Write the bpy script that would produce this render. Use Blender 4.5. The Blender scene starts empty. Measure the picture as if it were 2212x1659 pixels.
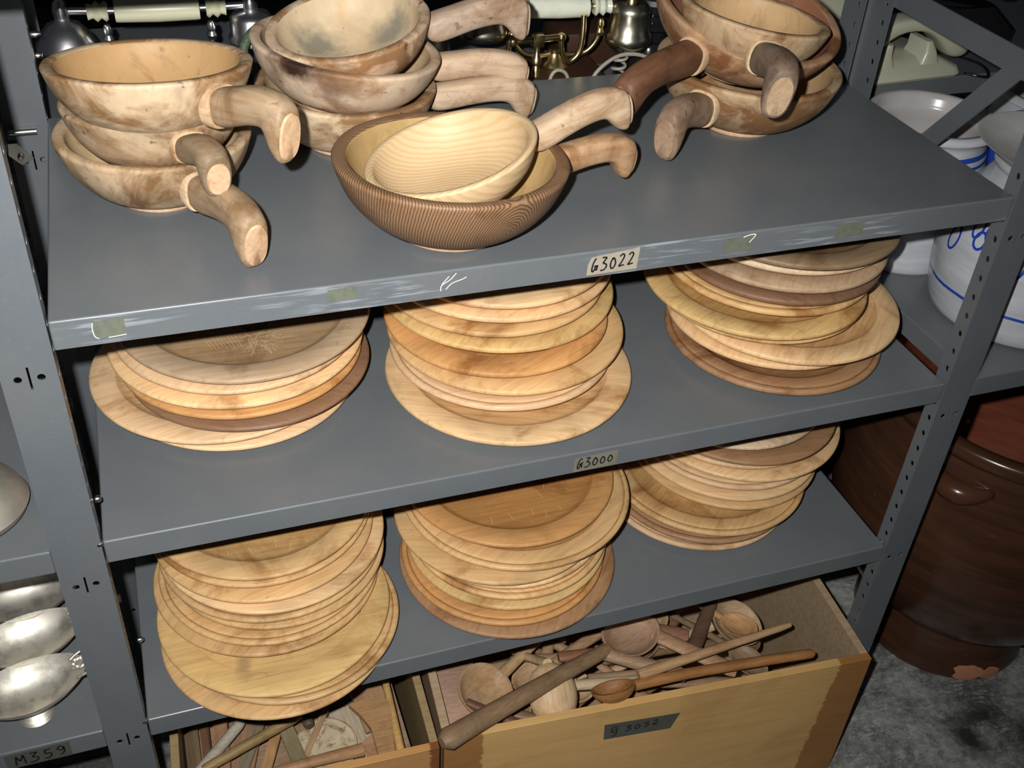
import bpy, bmesh, math, random
from mathutils import Vector, Matrix, Quaternion
R = math.radians
S = bpy.context.scene
COL = S.collection
random.seed(7)

# ------------------------------------------------------------------ camera
CAM = Vector((0.101682, -0.819057, 0.516041))
cam_d = bpy.data.cameras.new('camera')
cam = bpy.data.objects.new('camera', cam_d); COL.objects.link(cam)
cam.location = CAM
cam.rotation_mode = 'XYZ'
cam.rotation_euler = (0.923855, -0.052894, -0.329768)
cam_d.sensor_width = 36.0
cam_d.lens = 2305.30 / 2212 * 36.0
cam_d.clip_start = 0.01
S.camera = cam

# ------------------------------------------------------------------ world, light, exposure
w = bpy.data.worlds.new('world'); S.world = w; w.use_nodes = True
w.node_tree.nodes['Background'].inputs['Color'].default_value = (0.80, 0.88, 1.0, 1)
w.node_tree.nodes['Background'].inputs['Strength'].default_value = 0.022
# the camera's own built-in flash, up and to the left of the lens
fl = bpy.data.lights.new('camera_flash', 'SPOT')
fl.energy = 92.0; fl.spot_size = R(96); fl.spot_blend = 1.0; fl.shadow_soft_size = 0.009; fl.color = (1.0, 0.985, 0.95)
flo = bpy.data.objects.new('camera_flash', fl); COL.objects.link(flo)
cm = cam.rotation_euler.to_matrix()
flo.location = CAM + cm @ Vector((-0.048, 0.036, 0.0))
flo.rotation_euler = (cm @ Matrix.Rotation(R(3.5), 3, 'Y') @ Matrix.Rotation(R(2.5), 3, 'X')).to_euler()
S.view_settings.view_transform = 'Standard'
S.view_settings.look = 'None'
S.view_settings.exposure = 0.0
S.view_settings.gamma = 1.0
S.view_settings.use_curve_mapping = False

# ------------------------------------------------------------------ materials
def new_mat(name):
    m = bpy.data.materials.new(name); m.use_nodes = True
    nt = m.node_tree; b = nt.nodes['Principled BSDF']
    return m, nt, b
def N(nt, t, **kw):
    n = nt.nodes.new(t)
    for k, v in kw.items():
        if k in n.inputs: n.inputs[k].default_value = v
        else: setattr(n, k, v)
    return n
def mixc(nt, a, b, fac, mode='MIX'):
    n = nt.nodes.new('ShaderNodeMix'); n.data_type = 'RGBA'; n.blend_type = mode
    for sock, v in ((n.inputs[0], fac), (n.inputs[6], a), (n.inputs[7], b)):
        if isinstance(v, (int, float)): sock.default_value = v
        elif isinstance(v, tuple): sock.default_value = (*v, 1)
        else: nt.links.new(v, sock)
    return n.outputs[2]
def ramp(nt, src, p0, p1, c0=(0, 0, 0), c1=(1, 1, 1)):
    r = nt.nodes.new('ShaderNodeValToRGB')
    r.color_ramp.elements[0].position = p0; r.color_ramp.elements[1].position = p1
    r.color_ramp.elements[0].color = (*c0, 1); r.color_ramp.elements[1].color = (*c1, 1)
    nt.links.new(src, r.inputs[0]); return r.outputs[0]
def coords(nt, scale=(1, 1, 1), rot=(0, 0, 0), rnd=True):
    tc = nt.nodes.new('ShaderNodeTexCoord'); out = tc.outputs['Object']
    if rnd:
        oi = nt.nodes.new('ShaderNodeObjectInfo')
        mul = nt.nodes.new('ShaderNodeMath'); mul.operation = 'MULTIPLY'; mul.inputs[1].default_value = 37.0
        nt.links.new(oi.outputs['Random'], mul.inputs[0])
        add = nt.nodes.new('ShaderNodeVectorMath'); add.operation = 'ADD'
        nt.links.new(out, add.inputs[0]); nt.links.new(mul.outputs[0], add.inputs[1]); out = add.outputs[0]
    mp = nt.nodes.new('ShaderNodeMapping'); mp.inputs['Scale'].default_value = scale; mp.inputs['Rotation'].default_value = rot
    nt.links.new(out, mp.inputs[0]); return mp.outputs[0]
def noise(nt, vec, scale, detail=4, rough=0.55, dist=0.0):
    n = N(nt, 'ShaderNodeTexNoise'); n.inputs['Scale'].default_value = scale
    n.inputs['Detail'].default_value = detail; n.inputs['Roughness'].default_value = rough
    n.inputs['Distortion'].default_value = dist
    nt.links.new(vec, n.inputs['Vector']); return n.outputs[0]
def bump(nt, b, h, strength, dist=0.001):
    bp = nt.nodes.new('ShaderNodeBump'); bp.inputs['Strength'].default_value = strength; bp.inputs['Distance'].default_value = dist
    nt.links.new(h, bp.inputs['Height']); nt.links.new(bp.outputs[0], b.inputs['Normal'])

def wood(name, stain=0.55, grey=0.35, rough=0.5, grain=(3, 60, 60), g_amt=0.45, bl=9, spots=0.5, color=None, stain_c=(0.50, 0.36, 0.24), lo=.52, tint=None):
    """turned wood: base colour from the object's own colour, grain lines, brown stains, grey wear"""
    m, nt, b = new_mat(name)
    oi = nt.nodes.new('ShaderNodeObjectInfo')
    base = oi.outputs['Color'] if color is None else color
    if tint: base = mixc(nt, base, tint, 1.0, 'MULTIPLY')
    v = coords(nt); vg = coords(nt, grain)
    g = noise(nt, vg, 6, 5, 0.6, 0.6)
    c = mixc(nt, base, mixc(nt, base, (0.66, 0.50, 0.34), 1.0, 'MULTIPLY'), ramp(nt, g, 0.42, 0.72))
    c = mixc(nt, base, c, g_amt) if False else mixc(nt, base, c, min(1, g_amt * 1.6))
    bn = noise(nt, v, bl, 6, 0.65, 0.8)
    c = mixc(nt, c, mixc(nt, c, stain_c, 1.0, 'MULTIPLY'), mixc(nt, (0, 0, 0), ramp(nt, bn, lo, lo + .16), stain))
    gn = noise(nt, v, bl * 1.7, 5, 0.6, 0.4)
    c = mixc(nt, c, mixc(nt, c, (0.70, 0.74, 0.80), 1.0, 'MULTIPLY'), mixc(nt, (0, 0, 0), ramp(nt, gn, 0.48, 0.70), grey))
    ln = noise(nt, v, bl * 0.6, 3, 0.5)
    c = mixc(nt, c, mixc(nt, c, (1.18, 1.16, 1.12), 1.0, 'MULTIPLY'), ramp(nt, ln, 0.5, 0.7))
    sp = noise(nt, v, 95, 2, 0.5)
    c = mixc(nt, c, mixc(nt, c, (0.45, 0.33, 0.25), 1.0, 'MULTIPLY'), mixc(nt, (0, 0, 0), ramp(nt, sp, 0.68, 0.76), spots))
    nt.links.new(c, b.inputs['Base Color'])
    b.inputs['Roughness'].default_value = rough
    b.inputs['Specular IOR Level'].default_value = 0.3
    bump(nt, b, g, 0.25, 0.0006)
    return m
PLATE = wood('plate_wood', 0.9, 0.55, 0.5, (2.0, 34, 34), 0.34, 9, 0.3)
PAN = wood('pan_wood', 1.0, 0.9, 0.6, (14, 14, 4), 0.2, 15, 1.0, stain_c=(0.46, 0.33, 0.22), lo=.44)
HAND = wood('handle_wood', 0.7, 0.35, 0.55, (3, 26, 26), 0.40, 20, 0.7, lo=.47)
SPOON = wood('spoon_wood', 0.45, 0.35, 0.5, (4, 50, 50), 0.45, 14, 0.3)
PLY = wood('plywood', 0.25, 0.12, 0.5, (2, 26, 26), 0.40, 3.5, 0.06)

def patch(m, spots):
    """stains with a place of their own on a body: spots = [(centre, radii, colour, strength)] in the part's own coordinates"""
    nt = m.node_tree; b = nt.nodes['Principled BSDF']; c = b.inputs['Base Color'].links[0].from_socket
    tc = nt.nodes.new('ShaderNodeTexCoord')
    for p, rad, col, st in spots:
        sb = nt.nodes.new('ShaderNodeVectorMath'); sb.operation = 'SUBTRACT'; sb.inputs[1].default_value = p; nt.links.new(tc.outputs['Object'], sb.inputs[0])
        dv = nt.nodes.new('ShaderNodeVectorMath'); dv.operation = 'DIVIDE'; dv.inputs[1].default_value = rad; nt.links.new(sb.outputs[0], dv.inputs[0])
        ln = nt.nodes.new('ShaderNodeVectorMath'); ln.operation = 'LENGTH'; nt.links.new(dv.outputs[0], ln.inputs[0])
        nn = noise(nt, tc.outputs['Object'], 45, 5, 0.65)
        ad = nt.nodes.new('ShaderNodeMath'); ad.operation = 'MULTIPLY_ADD'; ad.inputs[1].default_value = 1.6; nt.links.new(nn, ad.inputs[0]); nt.links.new(ln.outputs['Value'], ad.inputs[2])
        mk = ramp(nt, ad.outputs[0], 1.0, 1.9, (1, 1, 1), (0, 0, 0)); 
        sc = nt.nodes.new('ShaderNodeMath'); sc.operation = 'MULTIPLY'; sc.inputs[1].default_value = 0.5; nt.links.new(ad.outputs[0], sc.inputs[0])
        mk = ramp(nt, sc.outputs[0], 0.55, 0.98, (1, 1, 1), (0, 0, 0))
        c = mixc(nt, c, col, mixc(nt, (0, 0, 0), mk, st))
    nt.links.new(c, b.inputs['Base Color'])
    return m
def pine(name, ring=(1.0, 1.0, 1.0), dark=(0.62, 0.46, 0.30), off=(0.0, 0.0, 0.0), scale=150, amt=0.8, stain=0.3):
    """coarse ringed softwood: growth rings show as wavy lines over the whole turned body"""
    m, nt, b = new_mat(name)
    oi = nt.nodes.new('ShaderNodeObjectInfo')
    tc = nt.nodes.new('ShaderNodeTexCoord'); mp = nt.nodes.new('ShaderNodeMapping')
    mp.inputs['Location'].default_value = off; mp.inputs['Scale'].default_value = ring
    nt.links.new(tc.outputs['Object'], mp.inputs[0])
    wv = nt.nodes.new('ShaderNodeTexWave'); wv.wave_type = 'RINGS'; wv.rings_direction = 'SPHERICAL'
    wv.inputs['Scale'].default_value = scale / 6.28; wv.inputs['Distortion'].default_value = 1.6
    wv.inputs['Detail'].default_value = 2; wv.inputs['Detail Scale'].default_value = 1.2
    nt.links.new(mp.outputs[0], wv.inputs[0])
    v = coords(nt)
    c = mixc(nt, oi.outputs['Color'], mixc(nt, oi.outputs['Color'], dark, 1.0, 'MULTIPLY'), mixc(nt, (0, 0, 0), ramp(nt, wv.outputs[1], 0.45, 0.9), amt))
    bn = noise(nt, v, 12, 6, 0.65, 0.8)
    c = mixc(nt, c, mixc(nt, c, (0.55, 0.42, 0.32), 1.0, 'MULTIPLY'), mixc(nt, (0, 0, 0), ramp(nt, bn, 0.5, 0.7), stain))
    nt.links.new(c, b.inputs['Base Color']); b.inputs['Roughness'].default_value = 0.5
    b.inputs['Specular IOR Level'].default_value = 0.3
    bump(nt, b, wv.outputs[1], 0.25, 0.0006)
    return m

def paint(name, col=(0.124, 0.138, 0.152), rough=0.30, scuff=0.0):
    m, nt, b = new_mat(name)
    v = coords(nt)
    n = noise(nt, v, 9, 5, 0.6)
    c = mixc(nt, col, mixc(nt, col, (1.14, 1.10, 1.05), 1.0, 'MULTIPLY'), ramp(nt, n, 0.4, 0.65))
    fine = noise(nt, v, 320, 2, 0.5)
    c = mixc(nt, c, mixc(nt, c, (1.12, 1.1, 1.08), 1.0, 'MULTIPLY'), ramp(nt, fine, 0.60, 0.75))
    rust = noise(nt, v, 24, 4, 0.7)
    c = mixc(nt, c, (0.30, 0.12, 0.05), mixc(nt, (0, 0, 0), ramp(nt, rust, 0.74, 0.80), 0.5))
    if scuff:
        tc = nt.nodes.new('ShaderNodeTexCoord'); sx = nt.nodes.new('ShaderNodeSeparateXYZ')
        nt.links.new(tc.outputs['Normal'], sx.inputs[0])
        fm = nt.nodes.new('ShaderNodeMath'); fm.operation = 'LESS_THAN'; fm.inputs[1].default_value = -0.6
        nt.links.new(sx.outputs['Y'], fm.inputs[0])
        sv = coords(nt, (16, 1, 260)); s1 = noise(nt, sv, 1.0, 3, 0.6)
        pv = coords(nt, (5, 1, 14)); s2 = noise(nt, pv, 1.0, 2, 0.5)
        mk = mixc(nt, (0, 0, 0), ramp(nt, s1, 0.52, 0.60), ramp(nt, s2, 0.50, 0.58))
        mk = mixc(nt, (0, 0, 0), mk, fm.outputs[0])
        mk = mixc(nt, (0, 0, 0), mk, scuff)
        c = mixc(nt, c, (0.30, 0.33, 0.37), mk)
    nt.links.new(c, b.inputs['Base Color'])
    b.inputs['Roughness'].default_value = rough
    b.inputs['Specular IOR Level'].default_value = 0.55
    bump(nt, b, noise(nt, v, 260, 2), 0.04, 0.0003)
    return m
STEEL = paint('grey_shelf_paint')
STEEL_S = paint('scuffed_grey_shelf_paint', scuff=0.65)
POSTM = paint('grey_post_paint', (0.112, 0.126, 0.142), 0.38)

def plain(name, col, rough=0.5, metal=0.0, spec=0.5, var=0.0, vs=20, coat=0.0, vcol=None):
    m, nt, b = new_mat(name)
    if var:
        n = noise(nt, coords(nt), vs, 5, 0.6)
        c = mixc(nt, col, vcol or tuple(x * 0.55 for x in col), mixc(nt, (0, 0, 0), ramp(nt, n, 0.45, 0.7), var))
        nt.links.new(c, b.inputs['Base Color'])
    else:
        b.inputs['Base Color'].default_value = (*col, 1)
    b.inputs['Roughness'].default_value = rough; b.inputs['Metallic'].default_value = metal
    b.inputs['Specular IOR Level'].default_value = spec; b.inputs['Coat Weight'].default_value = coat
    return m
ZINC = plain('zinc_stud', (0.6, 0.6, 0.58), 0.28, 1.0)
INK = plain('black_marker_ink', (0.01, 0.01, 0.012), 0.6)
TAPE = plain('cream_paper_tape', (0.36, 0.32, 0.25), 0.6, var=0.3, vs=40)
TAPE2 = plain('yellowed_tape', (0.20, 0.185, 0.14), 0.45, var=0.3, vs=40)
TAPE3 = plain('dark_grey_tape', (0.085, 0.09, 0.075), 0.5, var=0.3, vs=40)
RESID = plain('tape_residue', (0.135, 0.15, 0.115), 0.6, var=0.5, vs=120)
WHITE = plain('white_scratch', (0.75, 0.72, 0.62), 0.6)
SILVER = plain('tarnished_silver', (0.86, 0.82, 0.73), 0.50, 0.92, var=0.7, vs=45, vcol=(0.25, 0.24, 0.21))
CHROME = plain('chrome', (0.85, 0.85, 0.88), 0.28, 1.0)
NICKEL = plain('nickel_plate', (0.66, 0.61, 0.50), 0.30, 1.0, var=0.5, vs=20)
BRASS = plain('brass', (0.72, 0.57, 0.30), 0.28, 1.0, var=0.5, vs=30)
PEWTER = plain('pewter', (0.50, 0.47, 0.40), 0.52, 0.75, var=0.6, vs=30)
IVORY = plain('ivory_plastic', (0.72, 0.70, 0.50), 0.32)
MARBLE = plain('onyx', (0.74, 0.76, 0.64), 0.25, var=0.6, vs=28, vcol=(0.50, 0.56, 0.42))
PHONEW = plain('cream_plastic', (0.52, 0.52, 0.40), 0.28, var=0.15, vs=8)
BLACKG = plain('black_gloss', (0.012, 0.012, 0.014), 0.12)
DARKWOOD = plain('dark_wood', (0.055, 0.025, 0.014), 0.4, var=0.5, vs=20)
CORD = plain('grey_cord', (0.34, 0.32, 0.26), 0.5)
GREENC = plain('green_cloth_cord', (0.05, 0.09, 0.05), 0.7, var=0.6, vs=200, vcol=(0.2, 0.2, 0.16))
SHADOWP = plain('black_paint', (0.02, 0.02, 0.02), 0.5)
GREENL = plain('green_label', (0.010, 0.035, 0.014), 0.5)
LABW = plain('pale_ink', (0.34, 0.36, 0.26), 0.6)

def glaze(name, col, dark, rough=0.22, streak=True):
    m, nt, b = new_mat(name)
    v = coords(nt, (1, 1, 9)); n = noise(nt, v, 6, 5, 0.6, 0.5)
    c = mixc(nt, col, dark, ramp(nt, n, 0.35, 0.7))
    n2 = noise(nt, coords(nt), 70, 2, 0.5)
    c = mixc(nt, c, tuple(min(1, x * 2.4) for x in col), mixc(nt, (0, 0, 0), ramp(nt, n2, 0.73, 0.78), 0.6))
    nt.links.new(c, b.inputs['Base Color']); b.inputs['Roughness'].default_value = rough
    bump(nt, b, noise(nt, coords(nt, (1, 1, 8)), 8, 3), 0.08, 0.002)
    return m
BROWN = glaze('brown_salt_glaze', (0.080, 0.033, 0.018), (0.040, 0.020, 0.011))
BROWNIN = glaze('red_brown_glaze_inside', (0.26, 0.075, 0.042), (0.17, 0.048, 0.028), 0.3)
CHIP = plain('bare_terracotta', (0.50, 0.22, 0.12), 0.8, var=0.3, vs=60)

def crock_mat(name, bands, loops=()):
    """off-white salt glaze with painted cobalt bands at heights (metres above the base)"""
    m, nt, b = new_mat(name)
    tc = nt.nodes.new('ShaderNodeTexCoord'); sx = nt.nodes.new('ShaderNodeSeparateXYZ')
    nt.links.new(tc.outputs['Object'], sx.inputs[0])
    n = noise(nt, coords(nt, (1, 1, 6)), 12, 4, 0.6)
    c = mixc(nt, (0.56, 0.58, 0.63), (0.43, 0.45, 0.49), ramp(nt, n, 0.35, 0.7))
    wob = noise(nt, coords(nt, (1, 1, 1)), 10, 2)
    for z, hw in bands:
        a = nt.nodes.new('ShaderNodeMath'); a.operation = 'MULTIPLY_ADD'; a.inputs[1].default_value = 0.008; a.inputs[2].default_value = -0.004 - z
        nt.links.new(wob, a.inputs[0])
        s = nt.nodes.new('ShaderNodeMath'); s.operation = 'ADD'; nt.links.new(sx.outputs['Z'], s.inputs[0]); nt.links.new(a.outputs[0], s.inputs[1])
        ab = nt.nodes.new('ShaderNodeMath'); ab.operation = 'ABSOLUTE'; nt.links.new(s.outputs[0], ab.inputs[0])
        lt = nt.nodes.new('ShaderNodeMath'); lt.operation = 'LESS_THAN'; lt.inputs[1].default_value = hw; nt.links.new(ab.outputs[0], lt.inputs[0])
        c = mixc(nt, c, (0.02, 0.07, 0.42), lt.outputs[0])
    nt.links.new(c, b.inputs['Base Color']); b.inputs['Roughness'].default_value = 0.22
    return m
COBALT = plain('cobalt_blue_paint', (0.02, 0.06, 0.42), 0.25)

def concrete():
    m, nt, b = new_mat('concrete')
    v = coords(nt, (1, 1, 1), rnd=False)
    n1 = noise(nt, v, 7, 8, 0.72, 0.6); n2 = noise(nt, v, 2.2, 5, 0.6)
    n3 = noise(nt, coords(nt, (22, 70, 1), (0, 0, 0.9), False), 1.6, 6, 0.75, 1.6)
    n4 = noise(nt, coords(nt, (60, 24, 1), (0, 0, 0.3), False), 1.7, 6, 0.8, 2.0)
    n5 = noise(nt, v, 60, 4, 0.8)
    c = mixc(nt, (0.10, 0.102, 0.10), (0.48, 0.49, 0.47), ramp(nt, n1, 0.38, 0.66))
    c = mixc(nt, c, (0.75, 0.75, 0.72), mixc(nt, (0, 0, 0), ramp(nt, n3, 0.52, 0.68), 0.65))
    c = mixc(nt, c, (0.68, 0.68, 0.65), mixc(nt, (0, 0, 0), ramp(nt, n4, 0.54, 0.70), 0.55))
    c = mixc(nt, c, mixc(nt, c, (0.55, 0.55, 0.55), 1.0, 'MULTIPLY'), ramp(nt, n5, 0.45, 0.65))
    c = mixc(nt, c, (0.025, 0.024, 0.022), mixc(nt, (0, 0, 0), ramp(nt, n2, 0.56, 0.66), 0.75))
    nt.links.new(c, b.inputs['Base Color']); b.inputs['Roughness'].default_value = 0.8
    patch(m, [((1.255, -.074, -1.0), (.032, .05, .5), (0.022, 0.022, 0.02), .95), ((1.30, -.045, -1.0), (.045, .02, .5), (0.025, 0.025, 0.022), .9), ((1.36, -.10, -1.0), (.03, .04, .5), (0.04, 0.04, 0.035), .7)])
    bump(nt, b, n5, 0.3, 0.002)
    return m
CONC = concrete()

# ------------------------------------------------------------------ mesh helpers
def link_mesh(name, bm, mats, parent=None, color=None, sharp=35, sub=0, recalc=True):
    if recalc: bmesh.ops.recalc_face_normals(bm, faces=bm.faces)
    me = bpy.data.meshes.new(name); bm.to_mesh(me); bm.free()
    return link_me(name, me, mats, parent, color, sharp, sub)
def link_me(name, me, mats, parent=None, color=None, sharp=35, sub=0):
    flat = sharp == -1
    if not isinstance(mats, (list, tuple)): mats = [mats]
    for m in mats: me.materials.append(m)
    for p in me.polygons: p.use_smooth = not flat
    if sharp > 0: me.set_sharp_from_angle(angle=R(sharp))
    o = bpy.data.objects.new(name, me); COL.objects.link(o)
    if parent is not None: o.parent = parent
    if color: o.color = (*color, 1)
    if sub:
        s = o.modifiers.new('sub', 'SUBSURF'); s.levels = sub; s.render_levels = sub
    return o
def tag(o, label=None, cat=None, group=None, kind=None):
    if label: o['label'] = label
    if cat: o['category'] = cat
    if group: o['group'] = group
    if kind: o['kind'] = kind
    return o
def empty(name, loc=(0, 0, 0), label=None, cat=None, group=None, rotz=0):
    o = bpy.data.objects.new(name, None); COL.objects.link(o); o.location = loc; o.rotation_euler = (0, 0, rotz)
    o.empty_display_size = 0.02
    return tag(o, label, cat, group)
def add_box(bm, lo, hi, bev=0.0, M=None, mi=0, seg=2):
    c = [(a + b) / 2 for a, b in zip(lo, hi)]; s = [b - a for a, b in zip(lo, hi)]
    r = bmesh.ops.create_cube(bm, size=1.0)
    vs = r['verts']
    bmesh.ops.scale(bm, vec=s, verts=vs); bmesh.ops.translate(bm, vec=c, verts=vs)
    fs = {f for v in vs for f in v.link_faces}
    for f in fs: f.material_index = mi
    if bev:
        es = {e for v in vs for e in v.link_edges}
        g = bmesh.ops.bevel(bm, geom=list(es) , offset=bev, segments=seg, affect='EDGES', profile=0.5)
        vs = list({v for f in g['faces'] for v in f.verts} | {v for v in vs if v.is_valid})
        for f in g['faces']: f.material_index = mi
        fs = {f for v in vs for f in v.link_faces}
    if M is not None:
        allv = list({v for v in vs if v.is_valid})
        bmesh.ops.transform(bm, matrix=M, verts=allv)
def add_lathe(bm, prof, seg=64, M=None, mi=0, close_ends=True, sx=1.0, sy=1.0):
    """prof: list of (r, z) from axis/outer start to end; r=0 points become poles"""
    rings = []
    for r, z in prof:
        if r <= 1e-7: rings.append([bm.verts.new((0, 0, z))])
        else: rings.append([bm.verts.new((r * sx * math.cos(2 * math.pi * i / seg), r * sy * math.sin(2 * math.pi * i / seg), z)) for i in range(seg)])
    for a, b in zip(rings, rings[1:]):
        for i in range(seg):
            j = (i + 1) % seg
            if len(a) == 1 and len(b) == 1: continue
            if len(a) == 1: f = bm.faces.new((a[0], b[i], b[j]))
            elif len(b) == 1: f = bm.faces.new((a[i], b[0], a[j]))
            else: f = bm.faces.new((a[i], b[i], b[j], a[j]))
            f.material_index = mi
    if M is not None: bmesh.ops.transform(bm, matrix=M, verts=[v for r in rings for v in r])
    return rings
def smooth_pts(pts, n=4):
    """Catmull-Rom through points of any dimension"""
    out = []
    P = [Vector(p) for p in pts]
    for i in range(len(P) - 1):
        p0 = P[max(i - 1, 0)]; p1 = P[i]; p2 = P[i + 1]; p3 = P[min(i + 2, len(P) - 1)]
        for k in range(n):
            t = k / n
            out.append(0.5 * ((2 * p1) + (-p0 + p2) * t + (2 * p0 - 5 * p1 + 4 * p2 - p3) * t * t + (-p0 + 3 * p1 - 3 * p2 + p3) * t ** 3))
    out.append(P[-1]); return out
def add_tube(bm, path, radii, seg=10, mi=0, flat=1.0, up=None, cap=True):
    P = [Vector(p) for p in path]
    if not isinstance(radii, (list, tuple)): radii = [radii] * len(P)
    t0 = (P[1] - P[0]).normalized()
    u = Vector(up) if up else (Vector((0, 0, 1)) if abs(t0.z) < 0.9 else Vector((1, 0, 0)))
    rings = []
    for i, p in enumerate(P):
        t = ((P[min(i + 1, len(P) - 1)] - P[max(i - 1, 0)])).normalized()
        u = (u - t * u.dot(t)).normalized(); s = t.cross(u)
        rr = radii[i]
        rings.append([bm.verts.new(p + rr * (math.cos(2 * math.pi * k / seg) * s + flat * math.sin(2 * math.pi * k / seg) * u)) for k in range(seg)])
    for a, b in zip(rings, rings[1:]):
        for i in range(seg):
            j = (i + 1) % seg
            f = bm.faces.new((a[i], a[j], b[j], b[i])); f.material_index = mi
    if cap:
        f = bm.faces.new(list(reversed(rings[0]))); f.material_index = mi
        f = bm.faces.new(rings[-1]); f.material_index = mi
    return rings
def sheet(outer, holes, thick, M):
    """flat sheet with true holes: 2D filled curve, converted to a mesh, then placed by matrix M"""
    cu = bpy.data.curves.new('tmp', 'CURVE'); cu.dimensions = '2D'; cu.fill_mode = 'BOTH'; cu.extrude = thick / 2
    for poly in [outer] + holes:
        sp = cu.splines.new('POLY'); sp.points.add(len(poly) - 1)
        for pt, (x, y) in zip(sp.points, poly): pt.co = (x, y, 0, 1)
        sp.use_cyclic_u = True
    o = bpy.data.objects.new('tmp', cu)
    COL.objects.link(o)
    dg = bpy.context.evaluated_depsgraph_get()
    me = bpy.data.meshes.new_from_object(o.evaluated_get(dg))
    bpy.data.objects.remove(o); bpy.data.curves.remove(cu)
    me.transform(M)
    return me
def circ(cx, cy, r, ry=None, n=12):
    ry = ry or r
    return [(cx + r * math.cos(2 * math.pi * i / n), cy + ry * math.sin(2 * math.pi * i / n)) for i in range(n)]
def rect(x0, y0, x1, y1): return [(x0, y0), (x1, y0), (x1, y1), (x0, y1)]
def holed(outer_u, v0, v1, holes, thick, place, bm, n=12):
    """strip u in outer_u, v in v0..v1, with real elliptical holes [(u,v,ru,rv)] one above another; place(u,v,w)->3D, w is depth through the sheet"""
    u0, u1 = outer_u; holes = sorted(holes, key=lambda h: h[1]); cuts = [v0]
    for a, b in zip(holes, holes[1:]): cuts.append((a[1] + b[1]) / 2)
    cuts.append(v1)
    for w_, flip in ((0.0, False), (thick, True)):
        if not holes:
            bm.faces.new([bm.verts.new(place(a, b, w_)) for a, b in ((u0, v0), (u1, v0), (u1, v1), (u0, v1))])
        for (hu, hv, ru, rv), a, b in zip(holes, cuts, cuts[1:]):
            ins, ous = [], []
            m = n * 2
            angs = sorted([2 * math.pi * k / n for k in range(n)] + [math.atan2(y - hv, x - hu) % (2 * math.pi) for x, y in ((u0, a), (u1, a), (u1, b), (u0, b))])
            for t in angs:
                c_, s_ = math.cos(t), math.sin(t)
                k = min(((u1 - hu) / c_ if c_ > 1e-9 else (u0 - hu) / c_ if c_ < -1e-9 else 1e9), ((b - hv) / s_ if s_ > 1e-9 else (a - hv) / s_ if s_ < -1e-9 else 1e9))
                ins.append(bm.verts.new(place(hu + ru * c_, hv + rv * s_, w_))); ous.append(bm.verts.new(place(hu + k * c_, hv + k * s_, w_)))
            for i in range(len(angs)):
                j = (i + 1) % len(angs); bm.faces.new((ins[i], ous[i], ous[j], ins[j]))
    for (hu, hv, ru, rv) in holes:
        q0 = [bm.verts.new(place(hu + ru * math.cos(2 * math.pi * k / n), hv + rv * math.sin(2 * math.pi * k / n), 0)) for k in range(n)]
        q1 = [bm.verts.new(place(hu + ru * math.cos(2 * math.pi * k / n), hv + rv * math.sin(2 * math.pi * k / n), thick)) for k in range(n)]
        for i in range(n): bm.faces.new((q0[i], q0[(i + 1) % n], q1[(i + 1) % n], q1[i]))
    for (a, b), (c, d) in (((u0, v0), (u0, v1)), ((u1, v0), (u1, v1)), ((u0, v0), (u1, v0)), ((u0, v1), (u1, v1))):
        bm.faces.new([bm.verts.new(place(a, b, 0)), bm.verts.new(place(c, d, 0)), bm.verts.new(place(c, d, thick)), bm.verts.new(place(a, b, thick))])
def join_me(bm, me):
    bm.from_mesh(me); bpy.data.meshes.remove(me)
def ribbon(bm, pts, wd, plane, mi=0, n=5):
    """flat pen stroke: pts in 2D (u,v); plane(u,v) gives the 3D point just proud of the surface"""
    pp = smooth_pts([(a, b, 0) for a, b in pts], n) if len(pts) > 2 else [Vector((a, b, 0)) for a, b in pts]
    L = []
    for i, p in enumerate(pp):
        t = (pp[min(i + 1, len(pp) - 1)] - pp[max(i - 1, 0)])
        if t.length < 1e-9: continue
        t.normalize(); nrm = Vector((-t.y, t.x, 0)) * wd / 2
        L.append((bm.verts.new(plane(p.x + nrm.x, p.y + nrm.y)), bm.verts.new(plane(p.x - nrm.x, p.y - nrm.y))))
    for (a, b), (c, d) in zip(L, L[1:]):
        f = bm.faces.new((a, b, d, c)); f.material_index = mi

# ------------------------------------------------------------------ shelving
zA, zB, zC, LIP = 0.0, -0.2594, -0.5473, 0.0286
zF = -1.0                                    # floor
DEP = 0.429
unit = tag(empty('shelving_unit', (0.5, 0.2, zF)), 'grey painted steel shelving with perforated uprights, holding the wooden pans and plates', 'shelving')
def up(o): o.location = Vector(o.location) - Vector(unit.location); return o
def shelf(x0, x1, y0, y1, z, mat=STEEL, lip=LIP, parent=unit):
    bm = bmesh.new()
    bmesh.ops.create_cube(bm, size=1.0)
    bmesh.ops.scale(bm, vec=(x1 - x0, y1 - y0, lip), verts=bm.verts)
    bmesh.ops.translate(bm, vec=((x0 + x1) / 2, (y0 + y1) / 2, z - lip / 2), verts=bm.verts)
    bot = [f for f in bm.faces if f.normal.z < -0.5]
    bmesh.ops.delete(bm, geom=bot, context='FACES_ONLY')
    es = [e for e in bm.edges if not e.is_boundary]
    bmesh.ops.bevel(bm, geom=es, offset=0.0022, segments=6, affect='EDGES', profile=0.5)
    o = link_mesh('shelf', bm, mat, parent, sharp=-1)
    s = o.modifiers.new('sheet', 'SOLIDIFY'); s.thickness = 0.0012; s.offset = -1
    return up(o) if parent is unit else o
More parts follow.
